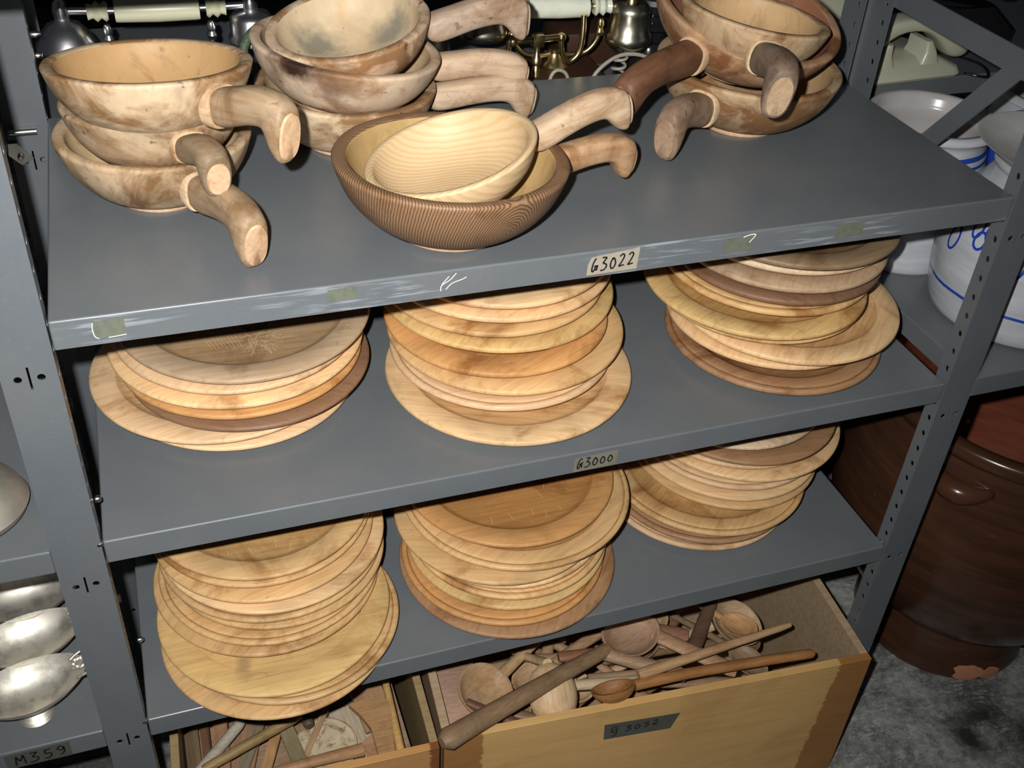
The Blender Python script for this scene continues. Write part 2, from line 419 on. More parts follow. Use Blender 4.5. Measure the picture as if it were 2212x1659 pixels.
def post_mesh(x0, x1, y, z0, z1, back=1, depth=0.022, slots=(), holes=True):
    """channel upright: web facing front with the hole-slot-hole marks, two perforated flanges"""
    bm = bmesh.new(); xm = (x0 + x1) / 2
    hs = []
    for s in slots:
        for k in range(-6, 7):
            zc = s + 0.2595 * k
            if z0 + 0.03 < zc < z1 - 0.03:
                hs += [circ(-0.0095, zc, 0.0035, 0.0035), circ(0.0095, zc, 0.0035, 0.0035), rect(-0.001, zc - 0.012, 0.001, zc + 0.012)]
        break
    M = Matrix(((1, 0, 0, xm), (0, 0, -1, y + 0.0007), (0, 1, 0, 0), (0, 0, 0, 1)))
    join_me(bm, sheet(rect(-(x1 - x0) / 2, z0, (x1 - x0) / 2, z1), hs, 0.0014, M))
    n = int((z1 - z0) / 0.0262)
    for xf in (x0 + 0.0007, x1 - 0.0007):
        fh = []
        if holes:
            for i in range(n + 1):
                zc = -0.0315 - 0.0262 * (i - 45)
                if z0 + 0.02 < zc < z1 - 0.02: fh.append((0.0090 if back > 0 else -0.030, zc, 0.0030, 0.0042))
        a, b = (0.0014, depth) if back > 0 else (-depth, 0.0)
        holed((a, b), z0, z1, fh, 0.0014, lambda u_, v_, w_: (xf - 0.0007 + w_, y + u_, v_), bm)
    return bm
def post(x0, x1, y, z0=zF, z1=0.95, back=1, depth=0.022, slots=(-0.0535,), parent=unit):
    o = link_mesh('upright_post', post_mesh(x0, x1, y, z0, z1, back, depth, slots), POSTM, parent, sharp=30, recalc=False)
    return up(o) if parent is unit else o

SA = shelf(0.0, 1.0, 0.0, DEP, zA, STEEL_S)
SB = shelf(0.0, 1.0, 0.0, DEP, zB)
SC = shelf(0.0, 1.0, 0.0, DEP, zC)
SU = shelf(0.0, 1.0, 0.0, DEP, 0.2975)                       # next shelf up, just above the frame
shelf(-0.95, -0.048, 0.0, DEP, zB); SL = shelf(-0.95, -0.048, 0.0, DEP, zC)     # bay to the left
shelf(-0.95, -0.048, 0.0, DEP, zA)
shelf(1.047, 1.95, 0.0, DEP, zB)                            # bay to the right
post(-0.0475, -0.0015, -0.0008)
post(1.0015, 1.0465, -0.0008)
post(-0.0475, -0.0015, 0.437)
post(1.0015, 1.0465, 0.382, back=-1, depth=0.043)

def stud(p, d, n=0.007, parent=unit):
    bm = bmesh.new(); d = Vector(d)
    M = Matrix.Translation(Vector(p)) @ d.to_track_quat('Z', 'Y').to_matrix().to_4x4()
    add_lathe(bm, [(0, 0), (0.0032, 0), (0.0036, 0.001), (0.0036, n * .6), (0.0022, n), (0, n)], 14, M)
    o = link_mesh('stud', bm, ZINC, parent); return up(o)
for z in (zB - 0.003, zC - 0.002): stud((-0.0052, 0.002, z), (1, 0, 0), 0.006)
stud((-0.0005, 0.027, -0.226), (1, 0, 0), 0.006); stud((-0.0005, 0.093, -0.515), (1, 0, 0), 0.007)
stud((0.0, 0.44, 0.0915), (1, 0, 0), 0.011); stud((0.0, 0.44, 0.068), (1, 0, 0), 0.008)
stud((1.0035, 0.012, zC - 0.004), (-1, 0, 0), 0.005)

# marks and bracket on the rear left upright
bm = bmesh.new(); add_tube(bm, [(-0.0435, 0.4315, -0.0155), (-0.0145, 0.4315, -0.0155)], 0.0042, 12)
up(link_mesh('spacer_pin', bm, ZINC, unit))
me = sheet([(-0.012, 0.014), (-0.003, 0.014), (0.012, -0.006), (-0.002, -0.013), (-0.014, 0.0)], [], 0.0015, Matrix(((1, 0, 0, -0.036), (0, 0, -1, 0.4335), (0, 1, 0, -0.043), (0, 0, 0, 1))))
br = up(link_me('nut_plate', me, ZINC, unit))
bm = bmesh.new(); add_lathe(bm, [(0, 0.005), (0.0022, 0.005), (0.0034, 0.0035), (0.0036, 0)], 12, Matrix.Translation((-0.0375, 0.4325, -0.0455)) @ Matrix.Rotation(R(90), 4, 'X'))
o = link_mesh('nut', bm, ZINC, br); 
# side brace above the stoneware: level bar and sloping strut bolted together
bm = bmesh.new()
def bar(bm, a, b, h, t=0.0025):
    """flat steel bar in the YZ plane between a and b (x,y,z), width h"""
    a, b = Vector(a), Vector(b); d = (b - a).normalized(); n = Vector((1, 0, 0)); s = d.cross(n).normalized()
    vs = [bm.verts.new(p + sx * n * t / 2 + sy * s * h / 2) for p in (a, b) for sx in (-1, 1) for sy in (-1, 1)]
    for q in ((0, 1, 3, 2), (4, 6, 7, 5), (0, 4, 5, 1), (2, 3, 7, 6), (0, 2, 6, 4), (1, 5, 7, 3)): bm.faces.new([vs[i] for i in q])
bar(bm, (1.0485, 0.0, 0.108), (1.0485, 0.43, 0.114), 0.030)
up(link_mesh('side_beam', bm, POSTM, unit))
bm = bmesh.new(); bar(bm, (1.0515, 0.095, 0.118), (1.0515, 0.360, -0.222), 0.026)
up(link_mesh('brace_strut', bm, POSTM, unit))

# labels and tape on the shelf lips (plane u = metres along x, v = height)
def label(parent, poly, mat, strokes, ink=0.0018, y=-0.0004, name='shelf_label', thick=0.0003, text=None):
    bm = bmesh.new()
    vs = [bm.verts.new((a, y, b)) for a, b in poly]; ws = [bm.verts.new((a, y + thick, b)) for a, b in poly]
    bm.faces.new(vs)
    for i in range(len(vs)):
        j = (i + 1) % len(vs); bm.faces.new((vs[i], ws[i], ws[j], vs[j]))
    for st in strokes: ribbon(bm, st, ink, lambda u, v: (u, y - 0.00012, v), 1)
    o = link_mesh(name, bm, [mat, INK], parent, sharp=-1)
    o.location = Vector((0, 0, 0)) - Vector(unit.location) - Vector(parent.location)
    if text: o['label'] = text
    return o
G_ = [[(.62, 1.0), (.35, .75), (.18, .4), (.15, .1), (.3, 0), (.5, .15), (.62, .38)], [(.42, .40), (.98, .42)], [(.85, .42), (.80, .12), (.6, .15)]]
G2 = [[(.85, .92), (.55, .98), (.25, .6), (.12, .15), (.3, .0), (.5, .2), (.6, .42)], [(.38, .42), (1.0, .60)], [(.74, .50), (.80, .04)]]
G3 = [[(.85, .90), (.5, 1.0), (.15, .8), (.1, .45), (.35, .25), (.6, .35)], [(.35, .62), (.95, .66)], [(.80, .66), (.78, .1), (.5, -.18), (.2, -.1)]]
D3 = [[(.2, .95), (.85, .93)], [(.85, .93), (.35, .52)], [(.35, .52), (.8, .42), (.85, .2), (.5, 0), (.05, 0)]]
D0 = [[(.5, .78), (.2, .45), (.25, .08), (.55, 0), (.85, .3), (.75, .65), (.5, .78), (.35, .65)]]
D2 = [[(.15, .78), (.5, .95), (.78, .8), (.5, .4), (.1, .05)], [(.1, .05), (.85, .12)]]
D5 = [[(.9, .95), (.3, .9)], [(.3, .9), (.3, .5)], [(.3, .5), (.75, .5), (.8, .2), (.45, 0), (.15, .08)]]
D9 = [[(.8, .75), (.5, .95), (.2, .72), (.5, .5), (.8, .75)], [(.8, .75), (.75, .3), (.35, 0)]]
M_ = [[(.05, 0), (.2, .9)], [(.2, .9), (.5, .4)], [(.5, .4), (.85, .95)], [(.85, .95), (.95, 0)]]
def word(chars, u0, v0, cw, ch, slope=0.0, gap=0.25, hs=None):
    out = []; u = u0
    for k, c in enumerate(chars):
        s = (hs or [1] * len(chars))[k]
        for st in c: out.append([(u + a * cw, v0 + (u - u0) * slope + b * ch * s) for a, b in st])
        u += cw * (1 + gap)
    return out
label(SA, [(.4895, -.026), (.4900, -.014), (.4935, -.0062), (.515, -.0042), (.5445, -.0012), (.5432, -.0255)], TAPE,
      word([G_, D3, D0, D2, D2], .4935, -.0225, .0077, .0150, 0.06), text='small cream paper label handwritten G 3022')
label(SB, [(.5000, zB - .0277), (.5005, zB - .0095), (.5040, zB - .0080), (.5535, zB - .0062), (.5530, zB - .0272)], TAPE2,
      word([G2, D3, D0, D0, D0], .5035, zB - .0235, .0078, .0142, 0.07, 0.18, [1, 1, .95, .85, .8]), text='small yellowed label handwritten G 3000')
label(SL, [(-.153, zC - .0285), (-.1535, zC - .004), (-.085, zC - .0035), (-.085, zC - .0285)], TAPE3,
      word([M_, D3, D5, D9], -.144, zC - .0245, .0115, .0165, 0.02), ink=0.0021, text='dark tape label handwritten M 359')
label(SB, [(0.0, 0.0)] * 0 or [(.034, zA - .0055), (.034, zA - .0200), (.036, zA - .0225), (.060, zA - .0215), (.060, zA - .0035)], RESID, [], name='tape_residue')
for a, b, c, d in ((.235, .262, -.001 - .003, -.017), (.640, .672, -.005, -.021), (.772, .806, -.005, -.021)):
    label(SA, [(a, c), (a, d), (b, d), (b, c)], RESID, [], name='tape_residue')
bm = bmesh.new()
pl = lambda u, v: (u, -0.0006, v)
for st in ([(.341, -.021), (.342, -.015), (.350, -.010), (.356, -.0035)], [(.342, -.014), (.349, -.006)], [(.346, -.020), (.352, -.014), (.362, -.011), (.366, -.009)]):
    ribbon(bm, st, .0009, pl)
for st in ([(.660, -.0055), (.668, -.0035), (.674, -.0045), (.668, -.0125)],): ribbon(bm, st, .0013, pl)
for st in ([(.0345, -.006), (.0335, -.013), (.0345, -.020), (.0375, -.0225)], [(.045, -.0225), (.060, -.0215)]): ribbon(bm, st, .0008, pl)
o = link_mesh('paint_scratches', bm, WHITE, SA, sharp=0); o.location = -Vector(unit.location) - Vector(SA.location)
o['label'] = 'white scratches and tape scraps on the shelf edge'

# unit standing behind, back to back
unit2 = tag(empty('shelving_unit', (0.5, 0.66, zF)), 'second grey shelving unit standing behind, carrying the old telephones', 'shelving')
def up2(o): o.location = Vector(o.location) - Vector(unit2.location); return o
zP = -0.060
up2(shelf(-0.02, 1.95, 0.462, 0.90, zP, parent=unit2))
up2(shelf(-0.02, 1.95, 0.462, 0.90, -0.50, parent=unit2))
sh9 = up2(shelf(1.05, 1.95, 0.462, 0.90, -0.895, parent=unit2))
up2(post(-0.043, -0.020, 0.87, z1=0.6, parent=unit2)); up2(post(1.955, 2.00, 0.462, z1=0.6, parent=unit2))
bm = bmesh.new()
add_box(bm, (1.30, 0.4605, -0.9225), (1.42, 0.4612, -0.8975))
for k, st in enumerate(word([[[(.5, 0), (.55, .95)]], [[(.7, 0), (.75, .95)], [(.75, .95), (.1, .35)], [(.1, .35), (.95, .4)]], D2], 1.328, -.918, .015, .016, 0.0, .4)):
    ribbon(bm, st, .0028, lambda u, v: (u, 0.4600, v), 1)
o = link_mesh('shelf_label', bm, [GREENL, LABW], sh9, sharp=-1); o.location = -Vector(unit2.location) - Vector(sh9.location)
o['label'] = 'dark green label with pale figures 142'

# ------------------------------------------------------------------ room shell
def slab(name, lo, hi, mat):
    bm = bmesh.new(); add_box(bm, lo, hi); return tag(link_mesh(name, bm, mat, sharp=0), kind='structure')
DARKWALL = plain('dark_plaster', (0.055, 0.052, 0.050), 0.9, var=0.4, vs=4)
slab('floor', (-3.0, -3.0, zF - 0.05), (4.5, 4.0, zF), CONC)
slab('wall_back', (-3.0, 4.0, zF), (4.5, 4.1, 1.9), DARKWALL)
slab('wall_right', (4.5, -3.0, zF), (4.6, 4.1, 1.9), DARKWALL)

# ------------------------------------------------------------------ wooden plates
PAL = {'P': (0.66, 0.485, 0.315), 'L': (0.69, 0.505, 0.30), 'T': (0.60, 0.415, 0.215), 'K': (0.22, 0.165, 0.11), 'O': (0.56, 0.32, 0.135), 'B': (0.34, 0.21, 0.12),
       'D': (0.21, 0.125, 0.080), 'G': (0.42, 0.325, 0.23), 'W': (0.64, 0.53, 0.40), 'Y': (0.60, 0.435, 0.205)}
LOOK = {'K': 'dark grey-brown', 'P': 'pale pinkish', 'L': 'pale', 'T': 'tan', 'O': 'orange-brown', 'B': 'brown', 'D': 'dark brown', 'G': 'greyish', 'W': 'whitish', 'Y': 'yellowish'}
ORD = ['bottom', 'second', 'third', 'fourth', 'fifth', 'sixth', 'seventh', 'eighth', 'ninth', 'tenth', 'eleventh']
def plate_mesh(r, t, style):
    b = r * 0.85; w0 = r * (0.80 if style != 2 else 0.765); d = min(0.006, t * 0.45)
    p = [(0, 0), (b - 0.004, 0), (b, 0.0012), (r - 0.006, t * 0.40), (r - 0.0022, t * 0.46), (r - 0.0005, t * 0.56), (r, t * 0.68), (r - 0.0006, t * 0.83), (r - 0.0026, t * 0.94)]
    if style == 1: p += [(r - 0.0065, t * 0.955), (r - 0.0075, t * 0.90), (r - 0.0086, t * 0.90), (r - 0.0096, t * 0.965)]
    p += [((r + w0) / 2, t - 0.0002), (w0 + 0.002, t - 0.0004), (w0, t - 0.0012)]
    if style == 0: p += [(w0 - 0.004, t - d * 0.75), (w0 - 0.010, t - d)]
    elif style == 1: p += [(w0 - 0.003, t - d * 0.5), (w0 - 0.009, t - d * 0.9), (w0 - 0.02, t - d)]
    else: p += [(w0 - 0.0012, t - d * 0.9), (w0 - 0.004, t - d)]
    p += [(w0 * 0.6, t - d), (0, t - d)]
    bm = bmesh.new(); rings = add_lathe(bm, p, 112)
    for f in bm.faces:
        c = f.calc_center_median(); rr_ = math.hypot(c.x, c.y)
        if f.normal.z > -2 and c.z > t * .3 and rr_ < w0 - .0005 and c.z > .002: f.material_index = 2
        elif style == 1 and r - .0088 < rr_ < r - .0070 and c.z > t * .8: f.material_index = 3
    return bm
STACKS = {
 'BL': (zB, .0145, 'PPDOLPG', [(0.16, 0.23, 0.1378), (0.144, 0.237, 0.1464), (0.177, 0.223, 0.1378), (0.169, 0.228, 0.1378), (0.167, 0.233, 0.1431), (0.169, 0.233, 0.137), (0.178, 0.234, 0.1415)], 'left', 'middle shelf', 'wooden plates on the middle shelf'),
 'BM': (zB, .0165, 'LPTOYTLL', [(0.476, 0.163, 0.1498), (0.475, 0.192, 0.136), (0.485, 0.207, 0.1457), (0.474, 0.213, 0.1369), (0.484, 0.244, 0.1453), (0.477, 0.247, 0.1385), (0.485, 0.255, 0.1435), (0.486, 0.253, 0.1388)], 'middle', 'middle shelf', 'wooden plates on the middle shelf'),
 'BR': (zB, .017, 'BLLTYTDGWK', [(0.835, 0.151, 0.1397), (0.839, 0.174, 0.1344), (0.856, 0.168, 0.1468), (0.821, 0.188, 0.1366), (0.81, 0.179, 0.142), (0.831, 0.191, 0.1335), (0.837, 0.187, 0.1342), (0.84, 0.187, 0.1346), (0.848, 0.2, 0.1364), (0.844, 0.183, 0.1361)], 'right', 'middle shelf', 'wooden plates on the middle shelf'),
 'CL': (zC, .013, 'TTYTTTTLTTT', [(0.164, 0.092, 0.1411), (0.179, 0.093, 0.1355), (0.164, 0.104, 0.1411), (0.163, 0.151, 0.1391), (0.168, 0.152, 0.1357), (0.178, 0.161, 0.1344), (0.173, 0.164, 0.1365), (0.176, 0.166, 0.1379), (0.167, 0.17, 0.134), (0.166, 0.184, 0.1355), (0.166, 0.182, 0.1344)], 'left', 'lowest shelf', 'wooden plates on the lowest shelf'),
 'CM': (zC, .0145, 'BOYTLTTO', [(0.477, 0.126, 0.1458), (0.47, 0.126, 0.1356), (0.478, 0.136, 0.1342), (0.48, 0.139, 0.1336), (0.477, 0.147, 0.1357), (0.467, 0.144, 0.1379), (0.496, 0.162, 0.1529), (0.49, 0.179, 0.1421)], 'middle', 'lowest shelf', 'wooden plates on the lowest shelf'),
 'CR': (zC, .0155, 'PBTTLPLLBW', [(0.788, 0.186, 0.1381), (0.79, 0.181, 0.1364), (0.802, 0.186, 0.1451), (0.838, 0.204, 0.137), (0.838, 0.205, 0.1367), (0.84, 0.208, 0.1352), (0.859, 0.218, 0.1502), (0.845, 0.217, 0.1366), (0.85, 0.209, 0.141), (0.837, 0.224, 0.1375)], 'right', 'lowest shelf', 'wooden plates on the lowest shelf'),
}
def plate_marks(bm, r, t, kind):
    rk = random.Random(5); z = t - min(.006, t * .45) + .00008
    if kind == 'star':      # knife cuts radiating over the well
        for k in range(34):
            a = rk.uniform(0, 2 * math.pi); q0 = rk.uniform(.0, .016); q1 = q0 + rk.uniform(.008, .034); cx, cy = .004 + rk.uniform(-.012, .012), -.060 + rk.uniform(-.010, .010)
            ribbon(bm, [(cx + q0 * math.cos(a), cy + q0 * math.sin(a)), (cx + q1 * math.cos(a), cy + q1 * math.sin(a))], .00045, lambda u, v: (u, v, z), 1)
        for k in range(9):
            ribbon(bm, [(-.050 + k * .004, -.050 + rk.uniform(-.004, .004)), (-.044 + k * .004, -.072 + rk.uniform(-.004, .004))], .00035, lambda u, v: (u, v, z), 1)
    elif kind == 'few':
        for k in range(8):
            x = rk.uniform(-.05, .07); y = rk.uniform(-.09, -.03); ribbon(bm, [(x, y), (x + rk.uniform(-.004, .004), y - rk.uniform(.008, .016))], .0004, lambda u, v: (u, v, z), 1)

PALECUT = plain('pale_cut_wood', (0.62, 0.47, 0.27), 0.6)
KNOT = patch(wood('knotty_plate_wood', 0.62, 0.45, 0.5, (2.0, 34, 34), 0.35, 8, 0.2), [((.018, -.062, .007), (.010, .011, .03), (0.13, 0.09, 0.06), .9), ((.004, -.070, .007), (.007, .022, .03), (0.36, 0.19, 0.07), .7), ((.040, -.075, .007), (.022, .006, .03), (0.40, 0.23, 0.09), .6), ((-.050, -.085, .007), (.010, .03, .03), (0.28, 0.19, 0.10), .6)])
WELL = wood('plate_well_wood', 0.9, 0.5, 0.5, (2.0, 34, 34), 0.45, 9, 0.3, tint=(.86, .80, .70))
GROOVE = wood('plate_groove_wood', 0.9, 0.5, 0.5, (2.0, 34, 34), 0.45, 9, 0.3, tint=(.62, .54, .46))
rs = random.Random(3)
for key, (z0, t, cols, L, side, sh, grp) in STACKS.items():
    n = len(L)
    for i, (x, y, r) in enumerate(L):
        c = PAL[cols[i]]; j = (1.06 if key[0] == 'B' else 0.97) + rs.uniform(-.05, .05); c = (min(.85, c[0] * j * 1.02), c[1] * j * .95, c[2] * j * .86)
        st = rs.choice((0, 0, 1, 2))
        if (key, i) in (('CL', 2),): st = 2
        if (key, i) in (('BL', 6), ('CL', 10), ('BL', 1)): st = 0
        bmp = plate_mesh(r, t - 0.0004, st); km = {('BL', 6): 'star', ('CL', 10): 'few', ('CM', 7): 'few'}.get((key, i))
        if km: plate_marks(bmp, r, t - 0.0004, km)
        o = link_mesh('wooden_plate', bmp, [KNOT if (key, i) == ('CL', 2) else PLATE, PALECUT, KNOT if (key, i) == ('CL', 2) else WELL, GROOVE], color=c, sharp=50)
        o.location = (x, y, z0 + 0.0002 + i * t); ang = rs.uniform(-60, 60); o.rotation_euler = (0, 0, 0 if km or (key, i) == ('CL', 2) else R(ang))
        pos = 'topmost plate' if i == n - 1 else ('bottom plate' if i == 0 else ORD[i] + ' plate from the bottom')
        tag(o, f'{LOOK[cols[i]]} wooden {pos}, {side} stack on the {sh}', 'plate', grp)
# ------------------------------------------------------------------ wooden handled pans
def pan(name, c, n, r, H, az, Lh, body, hand, foot, label, hsc=1.0, wall=0.0115, bmat=PAN, hmat=HAND, tipc=None, drop=0.0, grip=1.0, imat=None):
    """turned bowl with a foot ring and a carved pistol-grip handle; rim centre c, axis n"""
    n = Vector(n).normalized(); c = Vector(c)
    x = Vector((math.cos(R(az)), math.sin(R(az)), 0)); x = (x - n * x.dot(n)).normalized(); y = n.cross(x)
    M = Matrix((x, y, n)).transposed().to_4x4(); M.translation = c - n * H
    root = empty('wooden_pan', (0, 0, 0), label, 'pan', 'handled wooden pans on the top shelf'); root.matrix_world = M
    fr = r * 0.47
    out = [(fr * .9, .005), (fr * 1.04, .006), (r * .66, H * .20), (r * .80, H * .38), (r * .90, H * .58), (r * .965, H * .79), (r * .995, H * .93)]
    out = [(p.x, p.y) for p in smooth_pts([(a, b, 0) for a, b in out], 4)]
    rim = [(r, H * .965), (r - .0010, H - .0008), (r - .003, H), (r - wall * .8, H - .0003), (r - wall, H - .0018)]
    inn = [(r - wall, H - .0018), (r * .965 - wall, H * .79), (r * .89 - wall, H * .58), (r * .76 - wall, H * .38), (r * .55 - wall, H * .235), (r * .2, H * .19), (0.0, H * .185)]
    inn = [(p.x, p.y) for p in smooth_pts([(a, b, 0) for a, b in inn], 4)][1:]
    inn[-1] = (0, inn[-1][1])
    bm = bmesh.new(); add_lathe(bm, [(0, .0045)] + out + rim, 96); add_lathe(bm, [rim[-1]] + inn, 96, mi=1 if imat else 0)
    bmesh.ops.remove_doubles(bm, verts=bm.verts, dist=1e-6)
    link_mesh('bowl', bm, [bmat, imat] if imat else bmat, root, color=body, sharp=60)
    bm = bmesh.new(); add_lathe(bm, [(0, .0035), (fr - .007, .0035), (fr - .006, 0), (fr - .0008, 0), (fr, .001), (fr, .0058), (0, .0058)], 64)
    o = link_mesh('foot_ring', bm, PLATE, root, color=foot, sharp=50)
    # handle: stations (distance from rim, top z, bottom z, half width), relative to the rim height
    s = Lh / 0.104
    st = [(-.0085, -.0120, -.036, .0120), (.003, -.0085, -.0425, .0158), (.018 * s, -.0065, -.0405, .0146), (.040 * s, -.0025, -.0355, .0136), (.060 * s, -.0010, -.0335, .0134),
          (.074 * s, -.0020, -.0345, .0138), (.082 * s, -.0035, -.0420, .0144), (.088 * s, -.0055, -.0540, .0144), (.0955 * s, -.0095, -.0605, .0136), (.1010 * s, -.0150, -.0600, .0122)]
    bm = bmesh.new(); rings = []
    K = 14
    for d, zt, zb, hw in st:
        zt2, zb2 = zt * 1.0, -.0135 + (zb + .0135) * hsc
        if d > .03: zt2 += drop * (d / .1)
        if d > .03: zb2 += drop * (d / .1)
        cz, hh = (zt2 + zb2) / 2, (zt2 - zb2) / 2
        ring = []
        for k in range(K):
            a = 2 * math.pi * k / K; ca, sa = math.cos(a), math.sin(a)
            e = 0.72
            yy = hw * grip * math.copysign(abs(ca) ** e, ca); zz = hh * math.copysign(abs(sa) ** e, sa)
            slant = 0.0 if d < .08 * s else 0.16 * zz
            ring.append(bm.verts.new((r + d + slant, yy, H + cz + zz)))
        rings.append(ring)
    for a, b in zip(rings, rings[1:]):
        for k in range(K): bm.faces.new((a[k], a[(k + 1) % K], b[(k + 1) % K], b[k]))
    bm.faces.new(rings[0]); bm.faces.new(rings[-1])
    link_mesh('handle', bm, hmat, root, color=hand, sharp=0, sub=2)
    if grip > 1.0:      # pale freshly cut edge where the handle leaves the bowl
        bm = bmesh.new(); rg2 = []
        zt, zb = -.0085, -.0135 + (-.0425 + .0135) * hsc; cz, hh = (zt + zb) / 2, (zt - zb) / 2
        for d, sc in ((-.011, 1.05), (.0000, 1.06), (.0012, 1.02), (.0012, .9)):
            rg2.append([bm.verts.new((r + d, .0156 * grip * sc * math.copysign(abs(math.cos(a)) ** .72, math.cos(a)), H + cz + hh * sc * math.copysign(abs(math.sin(a)) ** .72, math.sin(a)))) for a in [2 * math.pi * k / 32 for k in range(32)]])
        for a, b in zip(rg2, rg2[1:]):
            for k in range(32): bm.faces.new((a[k], a[(k + 1) % 32], b[(k + 1) % 32], b[k]))
        link_mesh('joint_edge', bm, PLATE, root, color=(0.60, 0.44, 0.285), sharp=40)
    # cut end face of the handle
    bm = bmesh.new()
    er = []
    for sc, off in ((0.86, -.0012), (0.80, .0011), (0.0, .0014)):
        if sc == 0: er.append([bm.verts.new(sum((v.co for v in er[-1]), Vector()) / (2 * K) + Vector((.0004, 0, 0)))])
        else:
            d, zt, zb, hw = st[-1]; zb2 = -.0135 + (zb + .0135) * hsc; zt2 = zt
            zt2 += drop * (d / .1); zb2 += drop * (d / .1)
            cz, hh = (zt2 + zb2) / 2, (zt2 - zb2) / 2; ring = []
            for k in range(K * 2):
                a = math.pi * k / K; ca, sa = math.cos(a), math.sin(a)
                zz = hh * sc * math.copysign(abs(sa) ** .85, sa)
                ring.append(bm.verts.new((r + d + off + .16 * zz, hw * grip * sc * math.copysign(abs(ca) ** .85, ca), H + cz + zz)))
            er.append(ring)
    K2 = K * 2
    for k in range(K2): bm.faces.new((er[0][k], er[0][(k + 1) % K2], er[1][(k + 1) % K2], er[1][k]))
    for k in range(K2): bm.faces.new((er[1][k], er[1][(k + 1) % K2], er[2][0]))
    link_mesh('handle_end', bm, PLATE, root, color=tipc or foot, sharp=50)
    return root
FT = (0.60, 0.41, 0.26)
def inner(name, col, stain=.8, grey=.5): return wood(name, stain, grey, 0.5, (14, 14, 4), 0.12, 10, 0.5, color=(*col,))
IN_OR = inner('orange_stained_inside', (0.46, 0.285, 0.13), 1.0, .3); IN_T = inner('tan_inside', (0.50, 0.36, 0.21)); IN_RED = inner('reddish_inside', (0.26, 0.115, 0.065))
IN_GOLD = inner('golden_inside', (0.46, 0.31, 0.135)); IN_RO = inner('ochre_inside', (0.50, 0.33, 0.17))
IN_CR = patch(inner('cream_inside', (0.60, 0.47, 0.31), .3, .2), [((.046, .030, .028), (.032, .020, .03), (0.17, 0.165, 0.13), .85), ((-.034, .036, .024), (.034, .024, .03), (0.17, 0.165, 0.13), .85), ((.0, .068, .045), (.009, .010, .02), (0.5, 0.28, 0.08), .6)])
PAN_BURNT = patch(wood('burnt_pan_wood', 1.0, 0.9, 0.6, (14, 14, 4), 0.2, 14, 1.0, lo=.46), [((-.073, -.068, .062), (.042, .036, .015), (0.035, 0.016, 0.010), 1.0), ((-.090, -.045, .040), (.014, .02, .034), (0.16, 0.085, 0.045), .75), ((-.045, -.088, .050), (.036, .022, .018), (0.16, 0.08, 0.045), .85)])
cL, cM, cR, cF = (0.49, 0.365, 0.235), (0.57, 0.435, 0.29), (0.46, 0.325, 0.20), (0.255, 0.155, 0.087)
PINE1 = pine('dark_ringed_pine', (1, 1, .55), (0.42, 0.30, 0.22), (-0.01, 0.100, -0.02), 800, .9, .9)
PINE2 = pine('pale_ringed_pine', (1, 1.3, .6), (0.86, 0.74, 0.56), (0.03, 0.012, -0.03), 420, .5, .15)
pan('p', (.110, .216, .069), (.02, .0, 1), .0935, .069, -68, .100, cL, (0.30, 0.215, 0.135), FT, 'weathered wooden pan at the bottom of the left stack, handle pointing forward', 1.15, grip=1.1, imat=IN_T)
pan('p', (.113, .211, .104), (.0, .05, 1), .0850, .064, -72, .060, (0.48, 0.36, 0.235), (0.24, 0.18, 0.115), FT, 'middle pan of the left stack, short dark stub handle above the lowest one', .80, grip=1.05, imat=IN_T)
pan('p', (.115, .190, .147), (.02, .13, 1), .0935, .062, -53, .082, (0.56, 0.42, 0.275), (0.34, 0.245, 0.155), FT, 'topmost pan of the left stack, wide stained bowl with hooked handle', 1.1, grip=1.15, imat=IN_OR)
pan('p', (.318, .300, .069), (.03, .0, 1), .0985, .069, 0.5, .125, cM, (0.56, 0.42, 0.30), FT, 'lowest pan of the centre rear stack, pale, knotted handle', 0.9, imat=IN_T, tipc=(0.56, 0.42, 0.30))
pan('p', (.319, .292, .114), (.13, .0, 1), .1010, .066, 5, .118, (0.60, 0.46, 0.33), (0.60, 0.44, 0.31), FT, 'second pan of the centre rear stack, burnt dark patch below its rim', 0.9, bmat=PAN_BURNT, imat=IN_T, tipc=(0.58, 0.43, 0.31))
pan('p', (.319, .286, .139), (-.166, -.083, 1), .0870, .060, -4, .108, (0.62, 0.47, 0.33), (0.42, 0.32, 0.24), FT, 'topmost tilted pan of the centre rear stack, grey stains inside', 0.95, imat=IN_CR, tipc=(0.48, 0.37, 0.28))
pan('p', (.793, .256, .075), (.03, -.03, 1), .1100, .075, -146, .078, cR, (0.24, 0.17, 0.12), FT, 'lowest pan of the right stack, thick grey-brown handle pointing left', 1.2, grip=1.2, imat=IN_RO, tipc=(0.34, 0.24, 0.16))
pan('p', (.776, .250, .141), (.111, -.28, 1), .1120, .070, -147, .135, (0.42, 0.255, 0.15), (0.15, 0.072, 0.040), FT, 'tilted reddish-brown pan in the right stack, long dark red-brown handle', 1.15, grip=1.15, imat=IN_RED)
pan('p', (.760, .211, .150), (.155, .0, 1), .0850, .056, -108, .086, (0.50, 0.35, 0.21), (0.20, 0.15, 0.115), FT, 'topmost small pan of the right stack, stubby dark handle with pale end', 1.1, grip=1.15, imat=IN_RO, tipc=(0.48, 0.34, 0.22))
pan('p', (.373, .078, .078), (.036, .026, 1), .1130, .076, 10, .100, cF, (0.42, 0.27, 0.155), (0.50, 0.31, 0.19), 'big dark ringed-grain pan alone at the front, holding a smaller pale pan', 0.85, .0135, PINE1, imat=IN_GOLD, tipc=(0.46, 0.31, 0.20))
pan('p', (.370, .076, .085), (-.267, .045, 1), .0840, .052, 6, .108, (0.58, 0.425, 0.25), (0.52, 0.39, 0.27), FT, 'small cream-coloured pan leaning inside the big dark front pan', 0.85, .0085, PINE2, tipc=(0.60, 0.46, 0.33))

